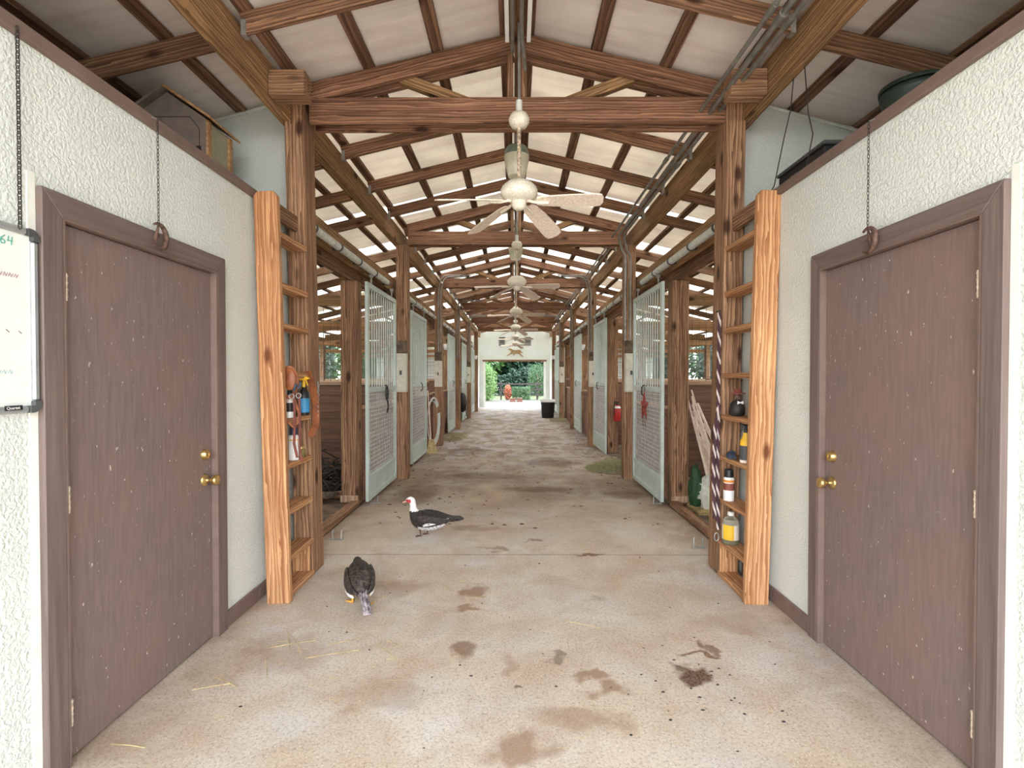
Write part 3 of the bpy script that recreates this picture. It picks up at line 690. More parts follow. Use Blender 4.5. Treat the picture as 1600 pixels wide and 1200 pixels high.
for s in (-1, 1):
    for i, y in enumerate([TY[1] + .1, TY[2] + .1, TY[3] + .1, TY[4] + .1]): partition(s, y, i)
    # fixed low fronts: next to each truss post, up to the next gate post
    lows = {-1: [(7.42, 8.15), (10.35, 10.6), (10.9, 13.6), (14.4, 17.55), (18.1, 21)], 1: [(5.96, 7.10), (7.42, 7.95), (10.0, 10.6), (10.9, 13.0), (14.4, 17.0), (18.3, 21)]}
    if s == -1: lows[-1].insert(0, (5.96, 7.10)); lows[-1].insert(2, (8.25, 10.05))
    for i, (a, c) in enumerate(lows[s]):
        t = thing('low_wall', f'low plank stall wall with a pale cap board on the {SIDE[s]}, {ORD[i]} from the viewer', 'low wall', (s * 1.76, (a + c) / 2, 0), 0, 'low stall fronts')
        b = MB(); z = 0.02
        while z < 1.05: b.box(s * 1.74, s * 1.775, a, c, z, z + .128); z += .132
        b.build('plank_wall', M['plank_y'], t)
        beam('cap_board', (s * 1.745, a, 1.10), (s * 1.745, c, 1.10), 0.09, 0.035, M['paleedge'], t)
    # thresholds
    o = beam('threshold', (s * 1.80, 3.97, 0.028), (s * 1.80, 5.76, 0.028), 0.10, 0.055, M['post'])
    tag(o, f'worn timber threshold of the nearest {SIDE[s]} stall', 'threshold')
    # outer side
    t = thing('outer_stall_wall', f'plank outer wall of the {SIDE[s]} stalls, open above', 'wall', (s * 5.35, 14, 0))
    b = MB(); z = -.01
    while z < 1.2: b.box(s * 5.33, s * 5.37, 4.1, 24.3, z, z + .128); z += .132
    b.build('plank_wall', M['plank_y'], t)
    beam('rail', (s * 5.35, 4.1, 1.36), (s * 5.35, 24.3, 1.36), 0.09, 0.04, M['paleedge'], t)
    for y in TY[1:]: beam('upright', (s * 5.35, y + .1, 1.39), (s * 5.35, y + .1, rtop(5.35) - .37), 0.12, 0.12, M['post'], t)
    b = MB(); yy = 4.2
    while yy < 24.2: b.box(s * 5.40 - .002, s * 5.40 + .002, yy - .002, yy + .002, 1.3, 2.35); yy += .12
    zz = 1.42
    while zz < 2.35: b.box(s * 5.40 - .002, s * 5.40 + .002, 4.1, 24.3, zz, zz + .005); zz += .12
    b.build('wire_mesh', M['wire'], t)
    # far tack room walls
    b = MB(); b.box(s * W_, s * (W_ + .12), 21.25, YEND, 0, 2.6)
    struct(b.build(f'wall_far_{SIDE[s]}', M['stucco']), f'white wall at the far end of the aisle on the {SIDE[s]}', 'wall')
    b = MB(); b.box(s * 1.81, s * EAVE, 21.15, 21.25, 0, 2.6)
    struct(b.build(f'wall_stall_end_{SIDE[s]}', M['stucco']), f'end wall of the {SIDE[s]} stalls', 'wall')

# far gable wall with opening
b = MB(); hw = 1.43
b.box(-EAVE, -hw, YEND, YEND + .14, 0, 2.24); b.box(hw, EAVE, YEND, YEND + .14, 0, 2.24)
zt = lambda x: rtop(x) + .03
b.prism([(-EAVE, YEND, 2.2401), (EAVE, YEND, 2.2401), (EAVE, YEND, zt(EAVE)), (CX, YEND, zt(CX)), (-EAVE, YEND, zt(EAVE))], (0, .14, 0))
struct(b.build('wall_back', M['stucco']), 'white end wall with the wide doorway to the paddock', 'wall')
b = MB(); b.box(-hw - .1, hw + .1, YEND - .03, YEND - .002, 2.16, 2.25)
struct(b.build('trim_3', M['rafter']), 'dark head trim over the far doorway', 'trim')
for i, s in enumerate((-1, 1)):
    b = MB(); b.box(s * (hw - .04), s * (hw + .06), YEND - .03, YEND - .002, 0, 2.155)
    struct(b.build(f'trim_{4+i}', M['white_trim']), f'white jamb on the {SIDE[s]} of the far doorway', 'trim')
# far wall decoration: horse plaque and two grilles
H = [(-.42, .0), (-.40, .07), (-.33, .10), (-.30, .17), (-.22, .20), (-.05, .17), (.10, .19), (.22, .26), (.33, .25), (.38, .20), (.30, .19), (.22, .13), (.20, .05),
     (.30, -.02), (.42, -.10), (.44, -.16), (.38, -.12), (.24, -.05), (.12, -.01), (.05, -.01), (.12, -.10), (.06, -.12), (.0, -.03), (-.12, .0), (-.22, -.02), (-.30, -.12), (-.42, -.20), (-.45, -.17), (-.34, -.07), (-.28, .03), (-.34, .05)]
b = MB(); b.prism([(CX - x * .9, YEND - .035, 1.83 + .35 + z * .9 + .37) for x, z in H], (0, .02, 0))
o = b.build('horse_plaque', M['horse']); tag(o, 'tan galloping horse silhouette mounted above the far doorway', 'wall plaque')
for s in (-1, 1):
    b = MB(); x = CX + s * .62
    for z0 in (2.93, 3.14):
        for k in range(5): b.box(x - .13 + k * .06, x - .11 + k * .06, YEND - .03, YEND - .01, z0, z0 + .17)
        for k in range(2): b.box(x - .14, x + .14, YEND - .035, YEND - .01, z0 + k * .15, z0 + .03 + k * .15)
    tag(b.build('wall_grille', M['iron']), f'black barred wall ornament high on the far wall, {SIDE[s]} of the horse plaque', 'wall ornament')

# ------------------------------------------------------------------ ladders
def ladder(s):
    y0 = 3.255; LB, LT = (1.514, 1.583) if s < 0 else (1.546, 1.612); xin, xout = s * 1.455, s * 1.60
    t = thing('ladder', f'orange pine ladder with board rungs against the {SIDE[s]} wall', 'ladder', (s * 1.53, 3.5, 0))
    top, bot = 2.637, 0.0
    dx = 0.035 * s
    b = MB(); L = 2.637
    prof = [(0, -.075), (L - .03, -.075), (L, -.05), (L, .05), (L - .03, .075), (0, .075)]
    # local x along length
    me = MB(); me.prism([(x, y, -.021) for x, y in prof], (0, 0, .042))
    o = me.build('rail', M['ladder'], None, bevel=0.003); off = o.location.copy(); o.data.transform(Matrix.Translation(off))
    Wm = frame(V((s * LB, y0 + .021, 0)), V((s * LT, y0 + .021, 2.637)))
    o.parent = t; o.matrix_basis = wm(t).inverted() @ Wm
    zs = [.02, .255, .56, .865, 1.165, 1.465, 1.79, 2.055, 2.385]
    for z in zs:
        xx = s * ((LB + 1.555) / 2 + .05 * z / 2.637)
        o = beam('rung', (xx, y0 + .044, z), (xx, TY[0] - .004, z), 0.125, 0.036, M['ladder'], t)
    beam('rung', (s * 1.60, y0 + .044, 2.57), (s * 1.60, TY[0] - .004, 2.57), 0.036, 0.11, M['post'], t)
    beam('back_rail', (s * 1.56, TY[0] - .026, 0.0), (s * 1.563, TY[0] - .026, 0.23), 0.13, 0.02, M['ladder'], t)
    return t
ladder(-1); ladder(1)

# ------------------------------------------------------------------ fans
def fan(y, i, dark=False):
    z = 2.62
    t = thing('ceiling_fan', f'white ceiling fan on a spotted rod, {ORD[i]} from the viewer', 'ceiling fan', (CX + .012, y, z), 0, 'ceiling fans')
    x = CX + .012
    b = MB(); b.lathe([(.012, .50), (.05, .505), (.068, .535), (.07, .56), (.055, .59), (.02, .60)], (x, y, z)); b.build('canopy', M['fanwhite'], t)
    b = MB(); b.tube([(x, y, z + .60), (x, y, z + .68)], .022, 10); b.build('coupling', M['pvc'], t)
    b = MB(); b.tube([(x, y, z + .68), (x, y, rtop(CX) - .16)], .010, 8); b.build('stem', M['conduit'], t)
    b = MB(); b.tube([(x, y, z + .13), (x, y, z + .50)], .013, 10); b.build('rod', M['rod'], t)
    b = MB(); b.lathe([(.03, .145), (.075, .14), (.105, .115), (.118, .10), (.118, .09), (.125, .085), (.125, .06), (.11, .035), (.08, .02), (.05, .01)], (x, y, z), 32); b.build('motor_housing', M['fanwhite'], t)
    b = MB(); b.lathe([(.05, .01), (.045, -.03), (.025, -.045), (.0, -.047)], (x, y, z), 20); b.build('switch_cup', M['fanwhite'], t)
    for az, droop in ((-3, 0.0), (60, .10), (128, .09), (192, .03)):
        bl = MB(); n = 10; pts = []
        def P(r, w):
            zz = .012 - droop * ((r - .1) / .46) ** 1.3
            return (r, w, zz - w * .30)
        outline = [(.12, -.035), (.16, -.048), (.30, -.058), (.50, -.064), (.545, -.055), (.56, -.025), (.56, .025), (.545, .055), (.50, .064), (.30, .058), (.16, .048), (.12, .035)]
        top = [V(P(r, w_)) + V((0, 0, .004)) for r, w_ in outline]; bot = [V(P(r, w_)) - V((0, 0, .004)) for r, w_ in outline]
        m = len(outline)
        fs = []
        for k in range(m // 2 - 1):
            a, c = k, m - 1 - k
            fs += [(a, a + 1, c - 1, c), (m + a, m + c, m + c - 1, m + a + 1)]
        fs += [(k, m + k, m + (k + 1) % m, (k + 1) % m) for k in range(m)]
        bl.add(top + bot, fs)
        xf = Matrix.Translation((x, y, z)) @ Matrix.Rotation(math.radians(az), 4, 'Z')
        bo = bl.build('blade', M['blade'], t, xf=xf)
        ar = MB(); ar.tube([(.05, 0, .02), (.09, 0, .008), (.13, 0, .0), (.20, 0, -.002 - droop * .1)], [.012, .01, .012, .01], 8)
        ar.build('blade_arm', M['fanwhite'], t, xf=xf)
    return t
f0 = fan(3.45, 0)
for i, y in enumerate([3.45, 6.7, 9.8, 12.9, 16.0, 19.2]):
    f = f0 if i == 0 else copy_tree(f0)
    f.location.y = y
    lab(f, 'nearest white ceiling fan hanging from a spotted rod in front of the first tie beam' if i == 0 else f'white ceiling fan over the aisle, {ORD[i]} from the viewer')
# jar lights
def jar(y, i):
    t = thing('jar_light', f'cream glass jar light under the ridge {"behind the nearest fan" if i == 0 else "behind the second roof truss"}', 'light', (CX, y, 3.2), 0, 'jar lights')
    b = MB(); b.lathe([(.075, 3.22), (.095, 3.30), (.11, 3.38), (.112, 3.40)], (CX, y, 0), 24); b.build('glass_shade', M['jarglass'], t)
    b = MB(); b.lathe([(.112, 3.402), (.105, 3.44), (.085, 3.48), (.03, 3.50)], (CX, y, 0), 24); b.build('enamel_cap', M['jargreen'], t)
    b = MB(); b.tube([(CX, y, 3.50), (CX, y, 3.83)], .012); b.build('stem', M['conduit'], t)
jar(4.55, 0); jar(7.75, 1)

# ------------------------------------------------------------------ conduits
def pipe(pts, r, label, mat='conduit', cat='pipe', straps=()):
    # round the corners
    P = [V(p) for p in pts]; q = [P[0]]
    for i in range(1, len(P) - 1):
        a, c, d = P[i - 1], P[i], P[i + 1]; R = min(.12, (c - a).length * .45, (d - c).length * .45)
        s0 = c + (a - c).normalized() * R; s1 = c + (d - c).normalized() * R
        for k in range(7):
            u = k / 6; q.append(s0 * (1 - u) ** 2 + c * 2 * u * (1 - u) + s1 * u * u)
    q.append(P[-1])
    b = MB(); b.tube(q, r, 8)
    for p in straps: b.tube([V(p[0]), V(p[1])], r * 1.45, 8)
    return tag(b.build('conduit_pipe', M[mat]), label, cat)
zc = 3.40
nm = ['inner', 'middle', 'outer']
for k, (x, e) in enumerate(((1.36, .0), (1.43, .012), (1.50, .0))):
    end = [(x, 7.16, zc - e)]
    if k > 0: end = [(x, 7.10, zc - e), (1.50 + (k - 1) * .07, 7.165 - .0, zc - .20), (1.58 + (k - 1.5) * .07, 7.165, 3.15), (1.58 + (k - 1.5) * .07, 7.165, 1.96)]
    pipe([(x, -1.2, zc - e)] + end, .014 + .004 * (k == 1), f'grey {nm[k]} conduit of the three under the right slope' + (' bending down to the electrical box' if k else ''),
         straps=[((x, 2.7 + .05 * k, zc - e), (x, 2.78 + .05 * k, zc - e)), ((x, 4.6 + .05 * k, zc - e), (x, 4.68 + .05 * k, zc - e))])
for k, x in enumerate((1.38, 1.45)):
    pipe([(x, 7.45, zc), (x, 17.6, zc)], .014, f'grey {nm[k*2]} conduit continuing under the right slope past the second truss')
pipe([(-1.40, 10.75, 3.33), (-1.40, 14.0, 3.33)], .012, 'thin conduit under the left slope beyond the third truss')
for k, x in enumerate((-.015, .045)):
    pipe([(x, -1.2, 3.74), (x, 3.40, 3.74), (x + (.0 if k == 0 else .03), 3.64, 3.62 if k else 3.74)], .013, f'grey conduit along the ridge, {"left" if k == 0 else "right"} one of the middle pair')
for k, x in enumerate((-.05, .095)):
    b = MB(); b.box(x - .013, x + .013, .3, 3.50, 3.72, 3.75)
    tag(b.build('white_channel', M['white']), f'white light channel beside the ridge conduits on the {"left" if k == 0 else "right"}', 'light fitting')
for s in (-1, 1):
    for k in (2, 3, 4):
        y = TY[k] - .03
        for q in range(2):
            pipe([(s * (1.0 - .1 * q) , y - .0, 3.525 + .03 * q), (s * (1.46 + .05 * q), y, 3.525 + .03 * q), (s * (1.535 + .05 * q), y, 3.2), (s * (1.535 + .05 * q), y, 1.97)], .012,
                 f'{"inner" if q == 0 else "outer"} conduit curving down the {SIDE[s]} post of the {ORD[k]} roof truss')

# electrical boxes
for s in (-1, 1):
    for k in (1, 2, 4):
        y = TY[k] - .002; x = CX + s * 1.60
        t = thing('electrical_box', f'beige electrical box on the {SIDE[s]} post of the {ORD[k]} roof truss', 'electrical box', (x, y, 1.24), 0, 'electrical boxes')
        b = MB(); b.box(x - .075, x + .075, y - .10, y, 1.24, 1.78); b.build('enclosure', M['box'], t, bevel=0.006)
        b = MB(); b.box(x - .065, x + .065, y - .108, y - .1005, 1.26, 1.76); b.build('cover', M['box'], t, bevel=0.003)
        b = MB(); b.box(x - .015, x + .015, y - .122, y - .109, 1.48, 1.54); b.build('handle', M['dkgrey'], t)
        b = MB(); b.box(x - .07, x + .07, y - .06, y, 1.785, 1.96); b.build('junction_cover', M['bark'], t, bevel=0.01)
# sconces
for s in (-1, 1):
    for k, y in enumerate([stallposts[s][2], TY[5] + .1]):
        x = s * (1.80 if k == 0 else 1.61); yy = y - (.081 if k == 0 else .11)
        t = thing('wall_lamp', f'small white flared lamp on the {SIDE[s]} {"third stall post" if k == 0 else "post of the sixth roof truss"}', 'lamp', (x, yy, 2.2), 0, 'small white post lamps')
        b = MB(); b.lathe([(.06, 2.16), (.065, 2.165), (.10, 2.30), (.095, 2.31)], (x, yy - .105, 0), 16); b.build('lamp_shade', M['white'], t)
        b = MB(); b.box(x - .02, x + .02, yy - .03, yy, 2.2, 2.27); b.build('bracket', M['iron'], t)

# ------------------------------------------------------------------ wall hangings
def chain(b, x, y, z0, z1, r=.0075, w=.0014, along='Y'):
    n = int((z1 - z0) / .0165)
    for k in range(n):
        z = z1 - (k + .5) * (z1 - z0) / n; pts = []
        for q in range(9):
            a = 2 * PI * q / 8; u, v = r * .62 * math.cos(a), r * 1.35 * math.sin(a)
            pts.append((x, y + u, z + v) if k % 2 == 0 else (x + u, y, z + v))
        b.tube(pts, w, 5, caps=False)
for s, y, zc_ in ((-1, 2.34, 2.10), (1, 2.375, 2.085)):
    x = s * 1.625
    t = thing('horseshoe_ornament', f'rusty crescent of horseshoe hanging on a chain over the {SIDE[s]} door', 'ornament', (x, y, zc_))
    b = MB(); chain(b, x, y, zc_ + .055, 2.63); b.build('chain', M['iron'], t)
    b = MB(); b.tube([(x, y, 2.63), (s * 1.652, y, 2.64)], .003, 6); b.build('hook', M['metal'], t)
    # crescent: C open to the viewer's left, thick in the middle
    pts = []; rs = []
    for q in range(15):
        a = math.radians(125 - 250 * q / 14) ; u = q / 14
        pts.append((x, y - s * .052 * math.cos(a), zc_ + .056 * math.sin(a))); rs.append(.005 + .007 * math.sin(PI * u))
    b = MB(); b.tube(pts, rs, 8); b.build('crescent', M['rust'], t)
    b = MB(); b.tube([(x, y, zc_ + .055), (x - s * .003, y - .015, zc_ + .01), (x - s * .003, y - .03, zc_ - .03)], [.004, .007, .01], 8); b.lathe([(0, -.014), (.014, 0), (0, .014)], (x, y - .01, zc_), 10); b.build('figure', M['rust'], t)

# whiteboard
t = thing('whiteboard', 'grey framed whiteboard hanging by a chain on the left wall beside the door', 'whiteboard', (-1.655, 1.3, 1.34))
x = -1.679
def rrect(y0, y1, z0, z1, r, n=5):
    p = []
    for cy, cz, a0 in ((y1 - r, z1 - r, 0), (y0 + r, z1 - r, 90), (y0 + r, z0 + r, 180), (y1 - r, z0 + r, 270)):
        for k in range(n + 1):
            a = math.radians(a0 + 90 * k / n); p.append((cy + r * math.cos(a), cz + r * math.sin(a)))
    return p
Y0, Y1, Z0, Z1 = .85, 1.785, 1.335, 1.965
b = MB(); b.box(x, x + .008, Y0 + .01, Y1 - .01, Z0 + .01, Z1 - .01); b.build('writing_surface', M['board'], t)
b = MB(); fr = .024
b.box(x, x + .02, Y0 + .04, Y1 - .04, Z1 - fr, Z1); b.box(x, x + .02, Y0 + .04, Y1 - .04, Z0, Z0 + fr)
b.box(x, x + .02, Y0, Y0 + fr, Z0 + .04, Z1 - .04); b.box(x, x + .02, Y1 - fr, Y1, Z0 + .04, Z1 - .04); b.build('frame', M['alu'], t, bevel=0.006)
for cy, cz, sy, sz in ((Y1, Z1, -1, -1), (Y0, Z1, 1, -1), (Y1, Z0, -1, 1), (Y0, Z0, 1, 1)):
    L_ = [(cy, cz + sz * .04)] + [(cy + sy * .03 * (1 - math.cos(a)), cz + sz * .03 * (1 - math.sin(a))) for a in [q * PI / 10 for q in range(6)]] + [(cy + sy * .04, cz), (cy + sy * .04, cz + sz * fr), (cy + sy * fr, cz + sz * fr), (cy + sy * fr, cz + sz * .04)]
    b = MB(); b.prism([(x, p, q) for p, q in L_], (.024, 0, 0)); b.build('corner_cap', M['dkgrey'], t)
b = MB(); b.box(x + .0205, x + .0225, 1.655, 1.715, Z0 + .012, Z0 + .028)
bd = b.build('badge', M['black'], t)
def textmesh(txt, size, mat, parent, loc, axis='L', name='lettering', shear=0):
    c = bpy.data.curves.new('txt', 'FONT'); c.body = txt; c.size = size; c.extrude = .0003; c.shear = shear
    tmp = bpy.data.objects.new('txt', c); COL.objects.link(tmp)
    dg = bpy.context.evaluated_depsgraph_get(); dg.update()
    me = bpy.data.meshes.new_from_object(tmp.evaluated_get(dg)); bpy.data.objects.remove(tmp); bpy.data.curves.remove(c)
    me.name = name
    # text x -> world +Y, text y -> world Z, facing +X (for left wall) ; 'C' = facing -Y (camera)
    if axis == 'L': R = Matrix(((0, 0, 1, 0), (1, 0, 0, 0), (0, 1, 0, 0), (0, 0, 0, 1)))
    else: R = Matrix(((1, 0, 0, 0), (0, 0, -1, 0), (0, 1, 0, 0), (0, 0, 0, 1)))
    me.transform(Matrix.Translation(V(loc)) @ R); me.materials.clear(); me.materials.append(mat)
    o = bpy.data.objects.new(name, me); COL.objects.link(o); o.parent = parent; o.matrix_basis = wm(parent).inverted(); return o
textmesh('Quartet', .014, M['white'], bd, (x + .0228, 1.660, Z0 + .0155))
def strokes(name, mat, lines, r=.0013):
    b = MB()
    for L in lines: b.tube([(x + .0088, p, q) for p, q in L], r, 5)
    b.build(name, mat, t)
def digit(d, y, z, h=.028, w=.018):
    S = {'9': [(1, .75), (.7, 1), (.2, .95), (0, .7), (.3, .5), (.8, .55), (1, .8), (.9, .4), (.6, 0)], '6': [(.9, 1), (.3, .7), (0, .3), (.3, 0), (.8, .05), (.9, .3), (.5, .5), (.1, .35)],
         '4': [(.2, 1), (0, .45), (.9, .5)], '4b': [(.85, 1), (.7, 0)]}[d]
    return [(y + a * w, z + c * h) for a, c in S]
strokes('green_writing', M['inkgreen'], [digit('9', 1.635, 1.895), digit('6', 1.66, 1.895), digit('4', 1.685, 1.895), digit('4b', 1.685, 1.895)], .0016)
random.seed(3)
sc = []
yy = 1.56
for k in range(9):
    sc.append([(yy + k * .018, 1.79), (yy + k * .018 + .006, 1.803), (yy + k * .018 + .010, 1.79), (yy + k * .018 + .016, 1.802)])
strokes('red_writing', M['inkred'], sc, .0008)
sc = []
for k in range(10):
    a, c = random.uniform(1.45, 1.72), random.uniform(1.5, 1.74); sc.append([(a, c), (a + .01, c - .008)])
strokes('rust_marks', M['rust'], sc, .0012)
sc = []
for k in range(5):
    a = 1.60 + k * .02; sc.append([(a, 1.47), (a + .008, 1.482), (a + .012, 1.468), (a + .018, 1.48)])
strokes('blue_writing', M['inkblue'], sc, .0008)
b = MB(); chain(b, -1.65, 1.708, 1.955, 2.62, .0095, .0018); b.build('chain', M['iron'], t)

# ------------------------------------------------------------------ loft things
t = thing('wooden_hutch', 'grey-brown gabled wooden hutch on the left loft', 'hutch', (-2.25, 3.5, 2.59))
x0, x1, y0, y1 = -2.50, -2.00, 3.33, 3.62
b = MB(); b.prism([(x0, y0, 2.592), (x1, y0, 2.592), (x1, y0, 3.13), (-2.25, y0, 3.30), (x0, y0, 3.13)], (0, .02, 0)); b.build('front_panel', M['hutch'], t)
b = MB(); b.prism([(x0, y1 - .02, 2.592), (x1, y1 - .02, 2.592), (x1, y1 - .02, 3.13), (-2.25, y1 - .02, 3.30), (x0, y1 - .02, 3.13)], (0, .02, 0)); b.build('back_panel', M['hutch'], t)
b = MB(); b.box(x1 - .018, x1, y0 + .021, y1 - .021, 2.592, 3.125); b.build('side_panel', M['hutchpale'], t)
b = MB(); b.box(x0, x0 + .018, y0 + .021, y1 - .021, 2.592, 3.125); b.build('side_panel', M['hutchpale'], t)
for yy in (y0 + .0, y1 - .04):
    b = MB(); b.box(x1 + .001, x1 + .016, yy, yy + .04, 2.592, 3.12); b.build('corner_post', M['hutchside'], t)
for s in (-1, 1):
    b = MB(); xa, xb = -2.25, -2.25 + s * .30
    zz = lambda x: 3.315 - abs(x + 2.25) * .68
    b.prism([(xa, y0 - .04, zz(xa)), (xb, y0 - .04, zz(xb)), (xb, y0 - .04, zz(xb) + .016), (xa, y0 - .04, zz(xa) + .022)], (0, y1 - y0 + .08, 0)); b.build('roof_panel', M['hutchside'] if s > 0 else M['hutch'], t)
b = MB(); op = [(-2.40, 2.70), (-2.40, 3.06), (-2.33, 3.14), (-2.10, 3.14), (-2.04, 3.06), (-2.04, 2.70)]
b.tube([(a, y0 - .002, c) for a, c in op], .002, 5); b.build('door_outline', M['iron'], t)
b = MB(); b.box(-2.06, -2.03, y0 - .008, y0 - .001, 2.90, 2.95); b.build('latch', M['iron'], t)
t = thing('black_crate', 'black storage crate on the right loft behind the wall cap', 'crate', (2.05, 3.4, 2.59))
b = MB(); b.box(1.87, 2.25, 3.12, 3.66, 2.592, 2.86); b.build('body', M['black'], t, bevel=0.01)
b = MB(); b.box(1.86, 2.26, 3.11, 3.67, 2.862, 2.885); b.build('lid', M['dkgrey'], t, bevel=0.005)
b = MB(); b.tube([(1.86, 3.35, 2.78), (1.845, 3.37, 2.79), (1.845, 3.45, 2.79), (1.86, 3.47, 2.78)], .006); b.build('handle', M['dkgrey'], t)
t = thing('green_bin', 'dark green round bin on the right loft', 'bin', (2.25, 2.85, 2.59))
b = MB(); b.lathe([(.12, 2.592), (.15, 3.0), (.16, 3.01), (.16, 3.04), (.14, 3.05)], (2.22, 2.88, 0), 24); b.build('body', M['darkgreen'], t)
b = MB(); b.lathe([(.165, 3.05), (.165, 3.07), (.0, 3.10)], (2.22, 2.88, 0), 24); b.build('lid', M['darkgreen'], t)
for i, L in enumerate([[(1.735, 3.22, 3.32), (1.75, 3.28, 3.15), (1.72, 3.3, 2.98), (1.76, 3.5, 2.75), (1.75, 3.62, 2.67)], [(1.735, 3.10, 3.32), (1.77, 3.12, 3.05), (1.80, 3.12, 2.92), (1.80, 3.2, 2.72), (1.8, 3.22, 2.665)]]):
    b = MB(); b.tube(L, .0035, 6)
    tag(b.build('loose_cable', M['iron']), f'thin dark cable dangling from the right girder, {"longer one nearer the post" if i == 0 else "the one over the wall cap"}', 'cable')

# ------------------------------------------------------------------ things on the ladders
def bottle(name, label, x, y, z, parts, cat='bottle'):
    t = thing(name, label, cat, (x, y, z))
    for nm_, prof, mat in parts:
        b = MB(); b.lathe(prof, (x, y, z), 20); b.build(nm_, M[mat] if isinstance(mat, str) else mat, t)
    return t
def trigger(t, x, y, z, s, mat1, mat2):
    b = MB(); b.lathe([(.012, 0), (.013, .025), (.009, .03), (.009, .045)], (x, y, z), 14); b.build('collar', M[mat2], t)
    b = MB(); b.prism([(x - s * .012, y - .012, z + .045), (x + s * .028, y - .012, z + .05), (x + s * .03, y - .012, z + .07), (x + s * .0, y - .012, z + .082), (x - s * .03, y - .012, z + .07), (x - s * .03, y - .012, z + .055)], (0, .024, 0))
    b.tube([(x - s * .03, y, z + .062), (x - s * .042, y, z + .062)], .007, 8)
    b.build('spray_head', M[mat1], t, bevel=0.002)
    b = MB(); b.tube([(x - s * .014, y, z + .05), (x - s * .022, y, z + .03), (x - s * .03, y, z + .01)], .005, 8); b.build('trigger', M[mat1], t)
RZ = {z: z + .0185 for z in (.255, .56, .865, 1.165, 1.465)}
# left shelf at 1.165
z = RZ[1.165]
t = bottle('spray_bottle', 'spray bottle with a yellow trigger and blue label on the left ladder', -1.51, 3.66, z,
           [('bottle_body', [(.036, 0), (.038, .01), (.038, .14), (.03, .17), (.014, .19), (.013, .20)], 'black')], 'spray bottle')
b = MB(); b.lathe([(.0388, .02), (.0388, .12)], (-1.51, 3.66, z), 20); b.build('bottle_label', M['blue'], t)
trigger(t, -1.51, 3.66, z + .20, -1, 'yellow', 'yellow')
t = bottle('white_bottle', 'narrow white bottle with a black cap on the left ladder', -1.505, 3.42, z,
           [('bottle_body', [(.022, 0), (.024, .01), (.024, .13), (.018, .15)], 'white'), ('bottle_cap', [(.015, .151), (.015, .18), (.008, .19), (.006, .21), (.0, .212)], 'black'), ('bottle_stripe', [(.0246, .04), (.0246, .10)], 'black')])
t = bottle('pump_bottle', 'small dark bottle with a pale label behind the halter straps on the left ladder', -1.545, 3.54, z,
           [('bottle_body', [(.022, 0), (.023, .01), (.023, .09), (.012, .11)], 'black'), ('bottle_label', [(.0236, .02), (.0236, .08)], 'label'), ('bottle_cap', [(.012, .111), (.012, .125), (0, .127)], 'black')])
z = RZ[.865]
t = bottle('aerosol_can', 'white aerosol can with a dark blue cap on the left ladder', -1.525, 3.52, z,
           [('can_body', [(.032, 0), (.033, .005), (.033, .16), (.026, .172)], 'white'), ('can_band', [(.0334, .135), (.0334, .143)], 'yellow'), ('can_cap', [(.027, .173), (.027, .21), (.022, .22), (0, .221)], 'navy')], 'aerosol can')
t = bottle('small_jar', 'squat amber glass jar on the left ladder beside the white aerosol can', -1.53, 3.65, z,
           [('jar_body', [(.028, 0), (.03, .01), (.03, .05), (.024, .06)], 'olive'), ('jar_lid', [(.025, .061), (.025, .078), (0, .079)], 'brass')], 'jar')
# halter hanging from the rung at 1.465
t = thing('leather_halter', 'brown leather halter hanging from a rung of the left ladder', 'halter', (-1.5, 3.55, 1.3))
def strap(pts, w, th, name, mat, parent):
    b = MB(); P = [V(p) for p in pts]
    vs = []
    for i, p in enumerate(P):
        d = (P[min(i + 1, len(P) - 1)] - P[max(i - 1, 0)]).normalized(); sd = V((0, 1, 0)).cross(d)
        if sd.length < .1: sd = V((1, 0, 0))
        sd.normalize(); nn = d.cross(sd)
        for a, c in ((-1, -1), (1, -1), (1, 1), (-1, 1)): vs.append(p + sd * a * w / 2 + nn * c * th / 2)
    fs = [(i * 4 + k, i * 4 + (k + 1) % 4, i * 4 + 4 + (k + 1) % 4, i * 4 + 4 + k) for i in range(len(P) - 1) for k in range(4)] + [(0, 1, 2, 3), tuple(len(vs) - 4 + k for k in range(4))]
    b.smooth = False; b.add(vs, fs); return b.build(name, mat, parent)
def loop(cx, cz, rx, rz, y, a0=0, a1=360, n=20):
    return [(cx + rx * math.cos(math.radians(a0 + (a1 - a0) * k / n)), y, cz + rz * math.sin(math.radians(a0 + (a1 - a0) * k / n))) for k in range(n + 1)]
strap(loop(-1.53, 1.42, .055, .10, 3.34), .022, .006, 'crown_strap', M['leather'], t)
b = MB(); b.lathe([(0, -.006), (.040, -.005), (.042, 0), (.040, .005), (0, .006)], (-1.52, 3.325, 1.44), 20, 'Y'); 
for v in b.v: v.z = 1.44 + (v.z - 1.44) * 1.7
b.build('noseband_pad', M['leather'], t)
strap([(-1.56, 3.33, 1.36), (-1.575, 3.33, 1.28), (-1.55, 3.33, 1.18), (-1.50, 3.33, 1.13), (-1.465, 3.33, 1.16), (-1.46, 3.33, 1.22), (-1.49, 3.33, 1.31)], .014, .004, 'cheek_strap', M['leather'], t)
strap([(-1.49, 3.32, 1.36), (-1.485, 3.32, 1.2), (-1.49, 3.32, 1.02), (-1.47, 3.32, .93)], .016, .004, 'hanging_strap', M['leather_d'], t)
strap([(-1.455, 3.32, 1.35), (-1.45, 3.32, 1.2), (-1.455, 3.32, 1.0), (-1.44, 3.32, .90)], .014, .004, 'hanging_strap', M['leather_d'], t)
b = MB()
for cx_, cz_ in ((-1.50, 1.33), (-1.455, 1.335)): b.tube([(p[0], 3.31, p[2]) for p in loop(cx_, cz_, .016, .016, 0, n=12)], .003, 6)
b.build('buckle', M['metal'], t)
